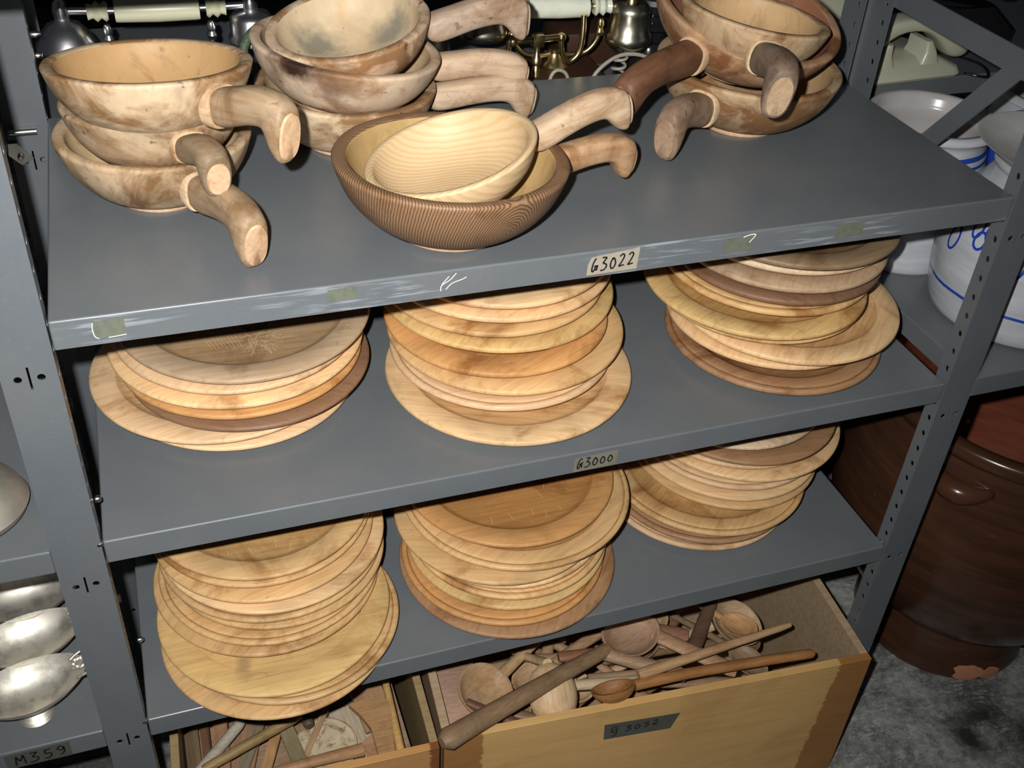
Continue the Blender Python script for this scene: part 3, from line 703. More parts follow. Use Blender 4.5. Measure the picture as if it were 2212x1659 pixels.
# ------------------------------------------------------------------ plywood crates
def crate(name, label, ox, oy, yaw, Lx, Ly, ztop, h, t, front_col, side_c=(0.46, 0.34, 0.22)):
    root = empty('plywood_crate', (ox, oy, ztop - h), label, 'crate', rotz=yaw)
    for nm, lo, hi in (('front_panel', (0, 0, 0), (Lx, t, h)), ('back_panel', (0, Ly - t, 0), (Lx, Ly, h)), ('side_panel', (0, t, 0), (t, Ly - t, h)),
                       ('side_panel', (Lx - t, t, 0), (Lx, Ly - t, h)), ('bottom_panel', (t, t, 0), (Lx - t, Ly - t, t))):
        bm = bmesh.new(); add_box(bm, lo, hi, 0.0006, seg=1)
        link_mesh(nm, bm, front_col, root, color=(0.62, 0.39, 0.155) if nm == 'front_panel' else side_c, sharp=30)
    return root
def ply_front(name, xs, dark=(0.58, 0.44, 0.34)):
    """plywood with ragged darker varnish bands; xs: (position, +1 to right/-1 to left)"""
    m = wood(name, 0.30, 0.15, 0.42, (1.2, 16, 14), 0.20, 2.6, 0.05)
    nt = m.node_tree; b = nt.nodes['Principled BSDF']
    src = b.inputs['Base Color'].links[0].from_socket
    tc = nt.nodes.new('ShaderNodeTexCoord'); sx = nt.nodes.new('ShaderNodeSeparateXYZ'); nt.links.new(tc.outputs['Object'], sx.inputs[0])
    nn = noise(nt, coords(nt, (1, 1, 5), rnd=False), 16, 4, 0.7)
    c = src
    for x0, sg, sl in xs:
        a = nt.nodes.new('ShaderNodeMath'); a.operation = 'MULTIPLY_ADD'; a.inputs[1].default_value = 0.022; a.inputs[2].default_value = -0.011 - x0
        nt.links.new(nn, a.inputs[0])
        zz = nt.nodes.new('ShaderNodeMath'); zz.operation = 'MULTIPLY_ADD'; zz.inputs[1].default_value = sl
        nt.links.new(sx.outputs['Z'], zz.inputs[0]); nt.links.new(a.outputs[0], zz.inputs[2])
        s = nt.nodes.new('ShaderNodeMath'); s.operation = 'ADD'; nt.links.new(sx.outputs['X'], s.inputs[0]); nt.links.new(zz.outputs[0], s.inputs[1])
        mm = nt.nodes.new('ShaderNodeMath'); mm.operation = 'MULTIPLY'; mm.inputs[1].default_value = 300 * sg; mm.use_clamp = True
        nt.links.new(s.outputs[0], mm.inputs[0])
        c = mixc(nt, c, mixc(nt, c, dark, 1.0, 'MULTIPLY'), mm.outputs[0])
    nt.links.new(c, b.inputs['Base Color'])
    return m
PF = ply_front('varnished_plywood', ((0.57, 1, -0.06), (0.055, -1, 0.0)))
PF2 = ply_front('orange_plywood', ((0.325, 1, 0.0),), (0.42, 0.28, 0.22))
YW = R(-4.2)
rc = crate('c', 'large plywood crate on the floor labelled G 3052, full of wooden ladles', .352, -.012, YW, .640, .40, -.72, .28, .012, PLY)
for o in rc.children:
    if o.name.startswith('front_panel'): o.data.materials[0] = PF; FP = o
bm = bmesh.new()
pp = [(.229, .2455), (.231, .2110), (.333, .2065), (.3435, .2395)]
vs = [bm.verts.new((a, -.0005, b)) for a, b in pp]; ws = [bm.verts.new((a, 0.0, b)) for a, b in pp]
bm.faces.new(vs)
for i in range(4): bm.faces.new((vs[i], ws[i], ws[(i + 1) % 4], vs[(i + 1) % 4]))
for st in word([G3], .2400, .2190, .011, .0185) + word([D3, D0, D5, D2], .2610, .2225, .0105, .0115, .03, .3):
    ribbon(bm, st, .0021, lambda u, v: (u, -.0007, v), 1)
link_mesh('crate_label', bm, [TAPE3, INK], FP, sharp=-1)['label'] = 'dark grey tape label handwritten G 3052'
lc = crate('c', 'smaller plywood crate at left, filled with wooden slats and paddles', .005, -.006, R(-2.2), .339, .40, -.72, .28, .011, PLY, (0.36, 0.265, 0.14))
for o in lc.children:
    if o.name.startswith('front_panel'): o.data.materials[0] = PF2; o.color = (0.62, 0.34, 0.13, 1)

# ------------------------------------------------------------------ utensils in the crates
def uobj(name, bm, col, label, cat, grp, sharp=40, mat=SPOON, sub=0):
    return tag(link_mesh(name, bm, mat, color=col, sharp=sharp, sub=sub), label, cat, grp)
def spoon(c, tip, r, hr0, hr1, col, label, n=(0, 0, 1), grp='ladles and spoons in the large crate', deep=.55, elong=1.25, name='wooden_ladle', cat='ladle', thick=.0028, hcol=None, over=False):
    """oval scoop centred at c with opening normal n, handle running to tip"""
    c, tip, n = Vector(c), Vector(tip), Vector(n).normalized()
    x = (tip - c); x = (x - n * x.dot(n)).normalized(); y = n.cross(x)
    M = Matrix((x, y, n)).transposed().to_4x4(); M.translation = c
    root = empty(name, (0, 0, 0), label, cat, grp); root.matrix_world = M
    bm = bmesh.new(); d = r * deep
    out = [(0, -d), (r * .35, -d * .96), (r * .7, -d * .74), (r * .93, -d * .34), (r, 0)]
    inn = [(r - thick, 0), (r * .88 - thick, -d * .30 + thick * .3), (r * .62, -d * .70 + thick), (r * .3, -d * .9 + thick), (0, -d + thick)]
    out = [(p.x, p.y) for p in smooth_pts([(a, b, 0) for a, b in out], 3)]; inn = [(p.x, p.y) for p in smooth_pts([(a, b, 0) for a, b in inn], 3)]
    out[0] = (0, out[0][1]); inn[-1] = (0, inn[-1][1])
    add_lathe(bm, out + inn, 40, sx=elong)
    link_mesh('scoop', bm, SPOON, root, color=col, sharp=60)
    inv = M.inverted(); e = inv @ tip; s = Vector((r * elong - .002, 0, -min(d * .35, .006)))
    pts = smooth_pts([s, s.lerp(e, .3) + Vector((0, 0, .003)), s.lerp(e, .7) + Vector((0, 0, .002)), e], 4)
    k = len(pts) - 1
    bm = bmesh.new(); add_tube(bm, pts + [e + (e - pts[-3]).normalized() * hr1 * .6], [hr0 + (hr1 - hr0) * i / k for i in range(k + 1)] + [hr1 * .55], 12, flat=.8)
    link_mesh('handle', bm, SPOON, root, color=hcol or col, sharp=45)
    return root
def stick(a, b, r0, r1, col, label, flat=1.0, name='wooden_stick', cat='stick', grp='ladles and spoons in the large crate', bulge=0.0):
    a, b = Vector(a), Vector(b); bm = bmesh.new(); d = (b - a).normalized(); n = 10
    pts = [a - d * .0 ] + [a.lerp(b, (i + .25) / n) for i in range(n)] + [b]
    rr = [r0 * .82] + [r0 + (r1 - r0) * i / n + bulge * math.sin(math.pi * i / n) for i in range(n)] + [r1 * .8]
    add_tube(bm, pts, rr, 16, flat=flat)
    return uobj(name, bm, col, label, cat, grp)
LD = 'ladles and spoons in the large crate'
dk, md, lt, rd = (0.22, 0.135, 0.075), (0.42, 0.27, 0.16), (0.58, 0.42, 0.26), (0.26, 0.12, 0.065)
# the long thick ladle lying over the front left corner of the large crate
spoon((.664, .082, -.712), (.3515, -.028, -.692), .040, .0105, .0160, (0.40, 0.26, 0.17), 'long dark-handled ladle lying over the large crate\'s front left corner', (-.05, -.1, 1), hcol=(0.25, 0.165, 0.095), elong=1.15)
spoon((.523, .030, -.738), (.505, .17, -.80), .037, .008, .006, (0.66, 0.48, 0.29), 'pale scoop lying face down against the crate front', (-.15, .55, -.8), deep=.75, elong=1.2, thick=.004)
spoon((.600, -.001, -.712), (.902, -.030, -.712), .026, .0100, .0085, (0.34, 0.165, 0.06), 'dark orange-brown boat-shaped spoon resting along the front edge', (-.05, .55, .8), deep=.80, elong=1.25)
stick((.640, .004, -.706), (.893, .018, -.700), .0085, .0050, (0.46, 0.30, 0.16), 'light brown tapering spoon handle crossing the middle of the large crate', .9)
stick((.602, .072, -.722), (.720, .004, -.738), .0105, .0120, (0.37, 0.25, 0.155), 'thick greyish handle sloping down from the dark ladle', .8)
stick((.697, .078, -.722), (.800, -.004, -.748), .0120, .0135, (0.44, 0.27, 0.16), 'broad reddish flat handle slanting to the right', .5)
stick((.828, .125, -.728), (.752, .045, -.752), .0100, .0120, (0.12, 0.07, 0.045), 'dark brown handle standing up behind the crossing handles', .6)
spoon((.850, .082, -.752), (.72, .10, -.80), .040, .009, .007, (0.48, 0.35, 0.23), 'pale round ladle scoop leaning on the right side of the crate', (.3, -.25, .9), deep=.4, elong=1.15)
spoon((.437, .068, -.745), (.60, .18, -.76), .042, .009, .007, (0.48, 0.32, 0.18), 'large tan ladle scoop under the dark handle at left', (.35, -.2, .9), deep=.45, elong=1.1)
stick((.402, .050, -.735), (.480, -.002, -.758), .0062, .0075, (0.15, 0.07, 0.045), 'thin dark pointed handle under the long ladle', .7)
spoon((.830, .012, -.752), (.77, .16, -.79), .022, .006, .005, (0.26, 0.18, 0.11), 'small dark oval spoon above the boat-shaped spoon handle', (-.1, -.1, 1), deep=.45, elong=1.5)
spoon((.835, .06, -.728), (.79, .15, -.75), .022, .006, .005, (0.46, 0.27, 0.13), 'small orange spoon lying behind the light brown handle', (-.2, .1, 1), deep=.5, elong=1.4)
stick((.500, .055, -.748), (.700, .015, -.752), .0080, .0095, (0.52, 0.41, 0.27), 'pale straight handle lying behind the face-down scoop', .8)
stick((.590, .055, -.764), (.700, .035, -.762), .0100, .0085, (0.38, 0.26, 0.16), 'brown handle lying beneath the pale straight one', .8)
stick((.56, .10, -.755), (.70, .085, -.765), .0090, .0110, rd, 'reddish-brown handle far back under the shelf', .7)
stick((.645, .13, -.735), (.76, .075, -.745), .010, .013, (0.30, 0.15, 0.10), 'reddish flat spoon handle behind the long ladle scoop', .5)
spoon((.715, .12, -.742), (.80, .16, -.745), .028, .007, .006, (0.40, 0.26, 0.14), 'tan spoon scoop deep in the crate behind the dark standing handle', (0, -.2, 1), deep=.5, elong=1.2)
bm = bmesh.new(); add_box(bm, (-.030, -.060, -.006), (.030, .060, .006), .002, Matrix.Translation((.400, .085, -.758)) @ Matrix.Rotation(R(-8), 4, 'Z') @ Matrix.Rotation(R(8), 4, 'Y'))
uobj('wooden_board', bm, (0.44, 0.29, 0.22), 'pinkish flat board standing inside the left end of the large crate', 'board', LD)
rr = random.Random(11)
for k in range(26):
    x = rr.uniform(.41, .82); y = rr.uniform(.02, .20); a = rr.uniform(0, math.pi); z = -.785 - .0026 * k * .8
    L = rr.uniform(.07, .13); dx, dy = math.cos(a) * L, math.sin(a) * L * .55
    cl = rr.choice((dk, md, lt, rd, (0.34, 0.22, 0.13)))
    p0 = (min(max(x - dx, .385), .87), min(max(y - dy, .0), .30), z); p1 = (min(max(x + dx, .385), .87), min(max(y + dy, .0), .30), z + .006)
    if k % 3 == 0: spoon(p0, p1, rr.uniform(.022, .034), .007, .006, cl, 'worn wooden ladle lying deep in the pile in the large crate', (rr.uniform(-.3, .3), rr.uniform(-.3, .3), 1), grp='ladles deep in the large crate')
    else: stick(p0, p1, rr.uniform(.007, .011), rr.uniform(.006, .012), cl, 'worn wooden handle lying deep in the pile in the large crate', rr.uniform(.5, 1), grp='handles deep in the large crate')

SLT = 'slats and paddles in the small crate'
def plank(a, b, wd, th, col, label, roll=0.0, taper=1.0, name='wooden_batten', cat='batten'):
    a, b = Vector(a), Vector(b); L = (b - a).length; q = (b - a).to_track_quat('X', 'Z')
    bm = bmesh.new()
    P = [(0, -wd / 2), (L, -wd / 2 * taper), (L, wd / 2 * taper), (0, wd / 2)]
    top = [bm.verts.new((x, y, th / 2)) for x, y in P]; bt = [bm.verts.new((x, y, -th / 2)) for x, y in P]
    bm.faces.new(top); bm.faces.new(bt)
    for i in range(4): bm.faces.new((top[i], bt[i], bt[(i + 1) % 4], top[(i + 1) % 4]))
    bmesh.ops.bevel(bm, geom=list(bm.edges), offset=min(th, wd) * .12, segments=2, affect='EDGES')
    o = uobj(name, bm, col, label, cat, SLT, 30)
    o.matrix_world = Matrix.Translation(a) @ q.to_matrix().to_4x4() @ Matrix.Rotation(roll, 4, 'X')
    return o
stick((.034, .050, -.748), (.102, .112, -.742), .0078, .0075, (0.46, 0.42, 0.35), 'whitish-grey round stick rising from the crate corner', name='wooden_stick', grp=SLT)
stick((.045, .048, -.736), (.178, .090, -.728), .0068, .0075, (0.29, 0.20, 0.085), 'olive-brown round stick slanting across the small crate', grp=SLT)
plank((.157, .100, -.758), (.170, .020, -.758), .020, .006, (0.26, 0.225, 0.135), 'olive-grey flat slat in the middle of the small crate')
spoon((.275, .030, -.752), (.105, .022, -.742), .017, .0095, .0055, (0.36, 0.21, 0.11), 'brown paddle-ended handle lying along the crate front', (0, -.3, 1), grp=SLT, deep=.3, elong=1.6, name='wooden_paddle', cat='paddle')
stick((.302, .122, -.730), (.298, .006, -.752), .0050, .0062, (0.52, 0.33, 0.12), 'yellow thin dowel leaning on the right side of the small crate', grp=SLT)
bm = bmesh.new()
outl = [(-.030, .036), (-.012, .040), (.016, .040), (.026, .030), (.026, .012), (.022, -.052), (.002, -.052), (-.004, -.004), (-.016, .018)]
join_me(bm, sheet(outl, [], .010, Matrix.Translation((.271, .052, -.742)) @ Matrix.Rotation(R(-6), 4, 'Z') @ Matrix.Rotation(R(8), 4, 'X')))
uobj('carved_paddle', bm, (0.40, 0.235, 0.115), 'brown carved paddle with hooked shoulder in the small crate', 'paddle', SLT, 30)
bm = bmesh.new(); add_lathe(bm, [(0, 0), (.040, 0), (.043, .003), (.043, .007), (.040, .009), (0, .009)], 48, Matrix.Translation((.205, .060, -.775)) @ Matrix.Rotation(R(6), 4, 'X'))
MOLD = wood('mouldy_wood', 1.0, 0.3, 0.6, (8, 20, 20), .1, 55, .8, stain_c=(0.38, 0.26, 0.20))
uobj('round_board', bm, (0.52, 0.43, 0.29), 'pale mottled round board in the middle of the small crate', 'board', SLT, 30, MOLD)
plank((.275, .150, -.765), (.285, .070, -.775), .045, .008, (0.38, 0.23, 0.13), 'brown board behind the hooked paddle')
plank((.034, .130, -.762), (.032, .030, -.790), .022, .008, (0.22, 0.16, 0.095), 'dark stained slat standing at the left wall of the small crate', R(50))
plank((.052, .130, -.760), (.050, .020, -.775), .012, .006, (0.19, 0.10, 0.06), 'narrow dark brown slat beside the dark stained slat', R(30))
plank((.074, .135, -.762), (.066, .010, -.772), .019, .008, (0.38, 0.215, 0.12), 'reddish-brown slat third from the left wall of the small crate', R(10))
plank((.110, .130, -.776), (.080, .040, -.785), .040, .006, (0.32, 0.19, 0.12), 'wide brown slat under the whitish stick')
plank((.125, .125, -.772), (.085, .045, -.778), .016, .006, (0.24, 0.20, 0.14), 'grey slat between the two round sticks')
plank((.150, .112, -.768), (.110, .020, -.775), .014, .006, (0.46, 0.27, 0.13), 'orange slat under the olive-brown stick')
plank((.165, .060, -.780), (.110, .015, -.776), .030, .008, (0.36, 0.24, 0.16), 'short brown block beside the olive-grey slat')
plank((.215, .110, -.760), (.175, .050, -.768), .009, .007, (0.40, 0.28, 0.17), 'thin tan slat beside the round board')
stick((.183, .125, -.735), (.188, .078, -.742), .0060, .0080, (0.10, 0.075, 0.05), 'dark rounded knob end poking out from under the shelf', grp=SLT)
plank((.245, .125, -.785), (.255, .020, -.790), .050, .007, (0.50, 0.42, 0.31), 'pale board at the bottom beside the round board')
plank((.030, .100, -.80), (.32, .100, -.80), .17, .010, (0.34, 0.24, 0.16), 'broad brown board at the bottom of the small crate')

# ------------------------------------------------------------------ big brown jar
def lathe_obj(name, prof, mat, parent=None, loc=(0, 0, 0), seg=72, sharp=50, color=None):
    bm = bmesh.new(); add_lathe(bm, prof, seg); o = link_mesh(name, bm, mat, parent, color, sharp); o.location = loc; return o
JX, JY = 1.372, 0.170
jar = tag(empty('stoneware_jar', (JX, JY, zF)), 'tall brown glazed stoneware jar with chipped foot standing on the floor', 'jar')
pr_ = smooth_pts([(a, b, 0) for a, b in [(.150, .0), (.152, .010), (.138, .045), (.130, .078), (.136, .094), (.192, .140), (.240, .220), (.260, .300), (.262, .370), (.252, .440), (.240, .500), (.236, .520)]], 4)
prof = [(0, .004), (.12, .004)] + [(p.x, p.y) for p in pr_] + [(.2425, .524), (.2465, .530), (.2465, .544), (.241, .550), (.228, .551), (.222, .545), (.220, .532)]
inn = smooth_pts([(a, b, 0) for a, b in [(.220, .532), (.228, .48), (.248, .38), (.246, .30), (.220, .21), (.16, .15), (0, .13)]], 4)
bm = bmesh.new(); add_lathe(bm, prof, 96); add_lathe(bm, [(p.x, p.y) for p in inn[:-1]] + [(0, .13)], 96, mi=1)
bmesh.ops.remove_doubles(bm, verts=bm.verts, dist=1e-5)
link_mesh('jar_body', bm, [BROWN, BROWNIN], jar, sharp=60)
def lug(az, z, rad, parent, mat):
    bm = bmesh.new(); pts = []
    for i in range(13):
        t = i / 12; a = R(az) + (t - .5) * .40
        rr_ = rad + .020 * math.sin(math.pi * t) - .006
        pts.append((rr_ * math.cos(a), rr_ * math.sin(a), z - .010 * math.sin(math.pi * t)))
    add_tube(bm, pts, [.007 + .012 * math.sin(math.pi * i / 12) for i in range(13)], 12)
    return link_mesh('lug_handle', bm, mat, parent, sharp=0)
lug(-152, .490, .243, jar, BROWN); lug(28, .490, .243, jar, BROWN)
for az, zz_, sx_, sz_ in ((-107, .017, .026, .015), (-91, .014, .020, .011), (168, .015, .02, .012), (-176, .02, .012, .010)):
    bm = bmesh.new(); n = 14; a0 = R(az); ctr = bm.verts.new((.1532 * math.cos(a0), .1532 * math.sin(a0), zz_)); ring = []
    rj = random.Random(int(az * 7))
    for i in range(n):
        th = 2 * math.pi * i / n; q_ = 1 + rj.uniform(-.18, .18); aa = a0 + math.cos(th) * sx_ * q_ / .144; z_ = max(.0008, zz_ + math.sin(th) * sz_ * q_)
        rad = (.1525 if z_ < .012 else .1525 - (z_ - .012) * .38) + .0010
        ring.append(bm.verts.new((rad * math.cos(aa), rad * math.sin(aa), z_)))
    ctr.co = Vector(((.1545 - max(0, zz_ - .012) * .38) * math.cos(a0), (.1545 - max(0, zz_ - .012) * .38) * math.sin(a0), zz_))
    for i in range(n): bm.faces.new((ctr, ring[i], ring[(i + 1) % n]))
    link_mesh('chip', bm, CHIP, jar, sharp=0)['label'] = 'bare orange clay where the glaze broke off'

# ------------------------------------------------------------------ white and blue crocks
CROCKIN = plain('grey_white_glaze_inside', (0.50, 0.48, 0.48), 0.25, var=.3, vs=12)
def crock(loc, prof, bands, label, paint=None, handle=None, tilt=None):
    root = empty('stoneware_crock', loc, label, 'crock', 'white crocks with blue bands')
    m = crock_mat('white_blue_glaze', bands)
    k_ = max(range(len(prof)), key=lambda i: prof[i][1])
    bm = bmesh.new(); add_lathe(bm, prof[:k_ + 1], 72); add_lathe(bm, prof[k_:], 72, mi=1)
    bmesh.ops.remove_doubles(bm, verts=bm.verts, dist=1e-6); link_mesh('crock_body', bm, [m, CROCKIN], root, sharp=60)
    return root
def wallp(outer, t, lip=.006):
    o = [(p.x, p.y) for p in smooth_pts([(a, b, 0) for a, b in outer], 4)]
    r, z = o[-1]
    rim = [(r + lip, z + .004), (r + lip, z + .010), (r + lip * .4, z + .014), (r - t * .5, z + .013), (r - t, z + .006)]
    i_ = [(max(a - t, 0.0), b + (t if k == 0 else 0)) for k, (a, b) in enumerate(o[::-1])]
    return [(0, 0)] + o + rim + i_[1:-1] + [(0, t)]
c1 = crock((1.147, .320, zB), wallp([(.080, 0), (.088, .004), (.090, .05), (.091, .10), (.087, .150), (.080, .185), (.084, .197)], .008, .008), [(.176, .0035), (.164, .002), (.082, .0016)],
           'white crock with wide rolled rim and thin blue bands beside the cream telephone')
c2 = crock((1.205, .128, zB), wallp([(.095, 0), (.112, .006), (.122, .05), (.124, .10), (.112, .15), (.092, .185), (.080, .205)], .009, .006), [(.050, .0022)],
           'large white crock with blue loops painted on it, behind the perforated upright')
def loop(root, rad_at, az, z, ra, rz, wd=.0035, n=22):
    bm = bmesh.new(); L = []
    for i in range(n + 1):
        th = 2 * math.pi * i / n
        for k, s in enumerate((-1, 1)):
            zz = z + (rz + s * wd / 2) * math.sin(th); a = R(az) + (ra + s * wd / 2) * math.cos(th) / .118
            rad = rad_at(zz) + .0009; L.append(bm.verts.new((rad * math.cos(a), rad * math.sin(a), zz)))
    for i in range(n): bm.faces.new((L[2 * i], L[2 * i + 1], L[2 * i + 3], L[2 * i + 2]))
    link_mesh('painted_loop', bm, COBALT, root, sharp=0)['label'] = 'cobalt blue painted loop'
prof2 = smooth_pts([(a, b, 0) for a, b in [(.112, .006), (.122, .05), (.124, .10), (.112, .15), (.092, .185), (.080, .205)]], 8)
def rad2(z):
    for a, b in zip(prof2, prof2[1:]):
        if a.y <= z <= b.y: return a.x + (b.x - a.x) * (z - a.y) / (b.y - a.y)
    return .08
for az, z, ra, rz in ((-190, .117, .0085, .016), (-176, .146, .007, .014), (-171, .132, .008, .011), (-165, .146, .009, .012), (-161, .120, .009, .013), (-150, .140, .010, .016), (-143, .125, .008, .018), (-128, .145, .012, .014), (-108, .140, .012, .018), (-92, .145, .010, .02)): loop(c2, rad2, az, z, ra, rz)
# shallow white bowl lying tilted in the mouth of the large crock
bm = bmesh.new(); add_lathe(bm, [(0, 0), (.030, 0), (.034, .004), (.062, .020), (.078, .044), (.080, .047), (.077, .047), (.060, .024), (.03, .009), (0, .008)], 56)
bw = tag(link_mesh('white_bowl', bm, plain('white_glaze', (0.62, 0.62, 0.60), 0.25, var=.3, vs=25), sharp=60), 'shallow white bowl lying tilted on top of the large crock', 'bowl')
bw.location = (1.190, .126, -.046); bw.rotation_euler = (R(2), R(2), 0); bw.scale = (1.36, 1.36, .62)
c3 = crock((1.36, .315, zB), wallp([(.085, 0), (.095, .01), (.100, .07), (.098, .14), (.085, .20), (.082, .215)], .009, .007), [(.16, .004), (.05, .002)],
           'white crock with a blue painted handle at the right edge')
bm = bmesh.new(); add_tube(bm, smooth_pts([(.082, 0, .205), (.105, 0, .205), (.122, 0, .18), (.118, 0, .145), (.096, 0, .125)], 4), .010, 12)
bmesh.ops.transform(bm, matrix=Matrix.Rotation(R(-165), 4, 'Z'), verts=bm.verts)
link_mesh('handle', bm, COBALT, c3, sharp=0)
c4 = crock((1.43, .105, zB), wallp([(.105, 0), (.112, .006), (.118, .05), (.116, .12), (.10, .17), (.092, .19)], .009, .007), [(.135, .004), (.055, .0025), (.10, .002)],
           'white crock partly cut off by the right edge of the picture')
c5 = crock((1.46, .58, -.895), wallp([(.07, 0), (.08, .006), (.09, .05), (.088, .12), (.07, .17), (.066, .19)], .009, .006), [(.12, .003)],
           'white crock low down behind the big brown jar')

# ------------------------------------------------------------------ cream desk telephone
def ph_xf(root, o): o.parent = root; return o
tel = tag(empty('desk_telephone', (1.096, .447, zP), rotz=R(3)), 'cream plastic desk telephone with its handset resting across the cradle', 'telephone')
bm = bmesh.new()
def loft(bm, secs, mi=0, cap=True):
    """secs: list of rings (lists of points with equal counts)"""
    rg = [[bm.verts.new(p) for p in s] for s in secs]; n = len(rg[0])
    for a, b in zip(rg, rg[1:]):
        for i in range(n): bm.faces.new((a[i], a[(i + 1) % n], b[(i + 1) % n], b[i])).material_index = mi
    if cap: bm.faces.new(rg[0]); bm.faces.new(rg[-1])
def rrect(x0, y0, x1, y1, z, rad, n=4):
    out = []
    for cx, cy, a0 in ((x1 - rad, y1 - rad, 0), (x0 + rad, y1 - rad, 90), (x0 + rad, y0 + rad, 180), (x1 - rad, y0 + rad, 270)):
        for i in range(n + 1):
            a = R(a0 + 90 * i / n); out.append((cx + rad * math.cos(a), cy + rad * math.sin(a), z))
    return out
loft(bm, [rrect(0.0, 0.0, .232, .17, .002, .022), rrect(-.003, -.003, .235, .172, .008, .024), rrect(.002, .002, .230, .168, .020, .022), rrect(.03, .02, .20, .150, .034, .02), rrect(.045, .035, .185, .14, .040, .018)])
ph_xf(tel, link_mesh('telephone_base', bm, PHONEW, None, sharp=40))
for x in (.072, .165):       # cradle horns
    bm = bmesh.new()
    s = -1 if x < .1 else 1
    loft(bm, [rrect(x - .020, .010, x + .020, .075, .030, .008), rrect(x - .012 + s * .0, .014, x + .012, .072, .052, .006), rrect(x - .006 - s * .006, .018, x + .006 - s * .006, .070, .074, .004)])
    ph_xf(tel, link_mesh('cradle_horn', bm, PHONEW, None, sharp=40))
bm = bmesh.new()      # handset: arched bar with two heavy ends
secs = []
for x, zt, zb, hw in ((-.012, .052, .030, .018), (-.006, .068, .018, .028), (.010, .080, .014, .031), (.036, .092, .018, .031), (.060, .100, .050, .029), (.090, .107, .076, .026), (.125, .109, .081, .025), (.160, .105, .076, .026), (.190, .098, .048, .029), (.212, .089, .018, .031), (.236, .076, .014, .031), (.250, .062, .020, .026), (.256, .048, .030, .016)):
    cz, hh = (zt + zb) / 2 + .012, (zt - zb) / 2
    secs.append([(x, .040 + hw * math.copysign(abs(math.cos(a)) ** .6, math.cos(a)), cz + hh * math.copysign(abs(math.sin(a)) ** .6, math.sin(a))) for a in [2 * math.pi * k / 20 for k in range(20)]])
loft(bm, secs)
o = ph_xf(tel, link_mesh('handset', bm, PHONEW, None, sharp=0, sub=1)); o.location = (-.006, .0, .004)
bm = bmesh.new(); add_tube(bm, smooth_pts([(.20, .16, .006), (.26, .12, .005), (.30, .04, .005), (.27, -.02, .005), (.24, .005, .005)], 6), .0028, 8)
ph_xf(tel, link_mesh('cord', bm, BLACKG, None, sharp=0))
tel.scale = (.90, .85, .74)
# another pale telephone behind it
t2 = tag(empty('desk_telephone', (1.10, .70, zP), rotz=R(-8)), 'second cream telephone further back, mostly hidden behind the first', 'telephone')
bm = bmesh.new(); loft(bm, [rrect(0, 0, .22, .17, .002, .02), rrect(-.002, -.002, .222, .172, .03, .022), rrect(.01, .02, .21, .16, .06, .02), rrect(.03, .05, .19, .14, .07, .02)])
ph_xf(t2, link_mesh('telephone_base', bm, PHONEW, None, sharp=40))
bm = bmesh.new(); add_tube(bm, [(-.01, .10, .085), (.04, .10, .10), (.18, .10, .10), (.23, .10, .085)], [.022, .020, .020, .022], 14); ph_xf(t2, link_mesh('handset', bm, PHONEW, None, sharp=30))

# ------------------------------------------------------------------ antique telephones
def cup(name, parent, loc, prof, mat, rot=(0, 0, 0)):
    o = lathe_obj(name, prof, mat, parent, loc, 48); o.rotation_euler = rot; return o
def antique(loc, rotz, L, grip, metal, label, cups, hz, cmat=None):
    """wooden based cradle telephone: turned handset lying across a forked cradle"""
    root = empty('antique_telephone', loc, label, 'telephone', rotz=rotz)
    bm = bmesh.new(); loft(bm, [rrect(-.085, -.07, .085, .07, .0, .012), rrect(-.085, -.07, .085, .07, .012, .012), rrect(-.072, -.058, .072, .058, .018, .010), rrect(-.062, -.048, .062, .048, .036, .008)])
    link_mesh('telephone_base', bm, DARKWOOD, root, sharp=40)
    bm = bmesh.new(); add_lathe(bm, [(0, .034), (.020, .034), (.022, .040), (.012, .046), (.008, .056), (.010, .062), (0, .064)], 32)
    link_mesh('cradle_stem', bm, metal, root, sharp=40)
    for s in (-1, 1):
        bm = bmesh.new()
        add_tube(bm, smooth_pts([(0, 0, .056), (s * .022, 0, .052), (s * .045, 0, .056), (s * .060, 0, .075), (s * .062, 0, hz - .010)], 5), .0036, 12)
        add_lathe(bm, [(0, 0), (.0052, .001), (.0068, .006), (.0045, .011), (.0062, .016), (.0045, .022), (0, .024)], 20, Matrix.Translation((s * .062, 0, hz - .034)))
        link_mesh('cradle_arm', bm, metal, root, sharp=40)
    bm = bmesh.new(); Rx = Matrix.Rotation(R(90), 4, 'Y')
    add_lathe(bm, [(0, -L), (.0135, -L), (.0140, -L + .004), (.0150, 0), (.0140, L - .004), (.0135, L), (0, L)], 32, Matrix.Translation((0, 0, hz + .006)) @ Rx)
    hs_ = link_mesh('handset_grip', bm, grip, root, sharp=40)
    for s in (-1, 1):
        bm = bmesh.new()
        add_lathe(bm, [(0, 0), (.010, 0), (.0125, .003), (.0085, .008), (.0125, .013), (.008, .018), (.010, .024), (0, .025)], 28, Matrix.Translation((s * (L + .008), 0, hz + .006)) @ Matrix.Rotation(R(90 * s), 4, 'Y'))
        link_mesh('grip_collar', bm, grip, root, sharp=40)
        bm = bmesh.new(); x1, x2 = s * (L + .001), s * (L + .062)
        add_tube(bm, [(x1, 0, hz + .006), (x2, 0, hz + .008)], .0045, 14)
        add_lathe(bm, [(0, -.010), (.009, -.008), (.010, .0), (.008, .010), (.004, .014), (0, .018)], 20, Matrix.Translation((x2, 0, hz + .008)))
        link_mesh('handset_arm', bm, metal, root, sharp=40)
        cup('ear_cup' if s > 0 else 'mouth_cup', root, (x2, 0, hz + .002), cups[0 if s < 0 else 1], cmat or metal)
    return root
bell = [(.008, 0), (.010, -.006), (.020, -.010), (.030, -.022), (.036, -.034), (.0375, -.038), (.036, -.041), (.0, -.043)]
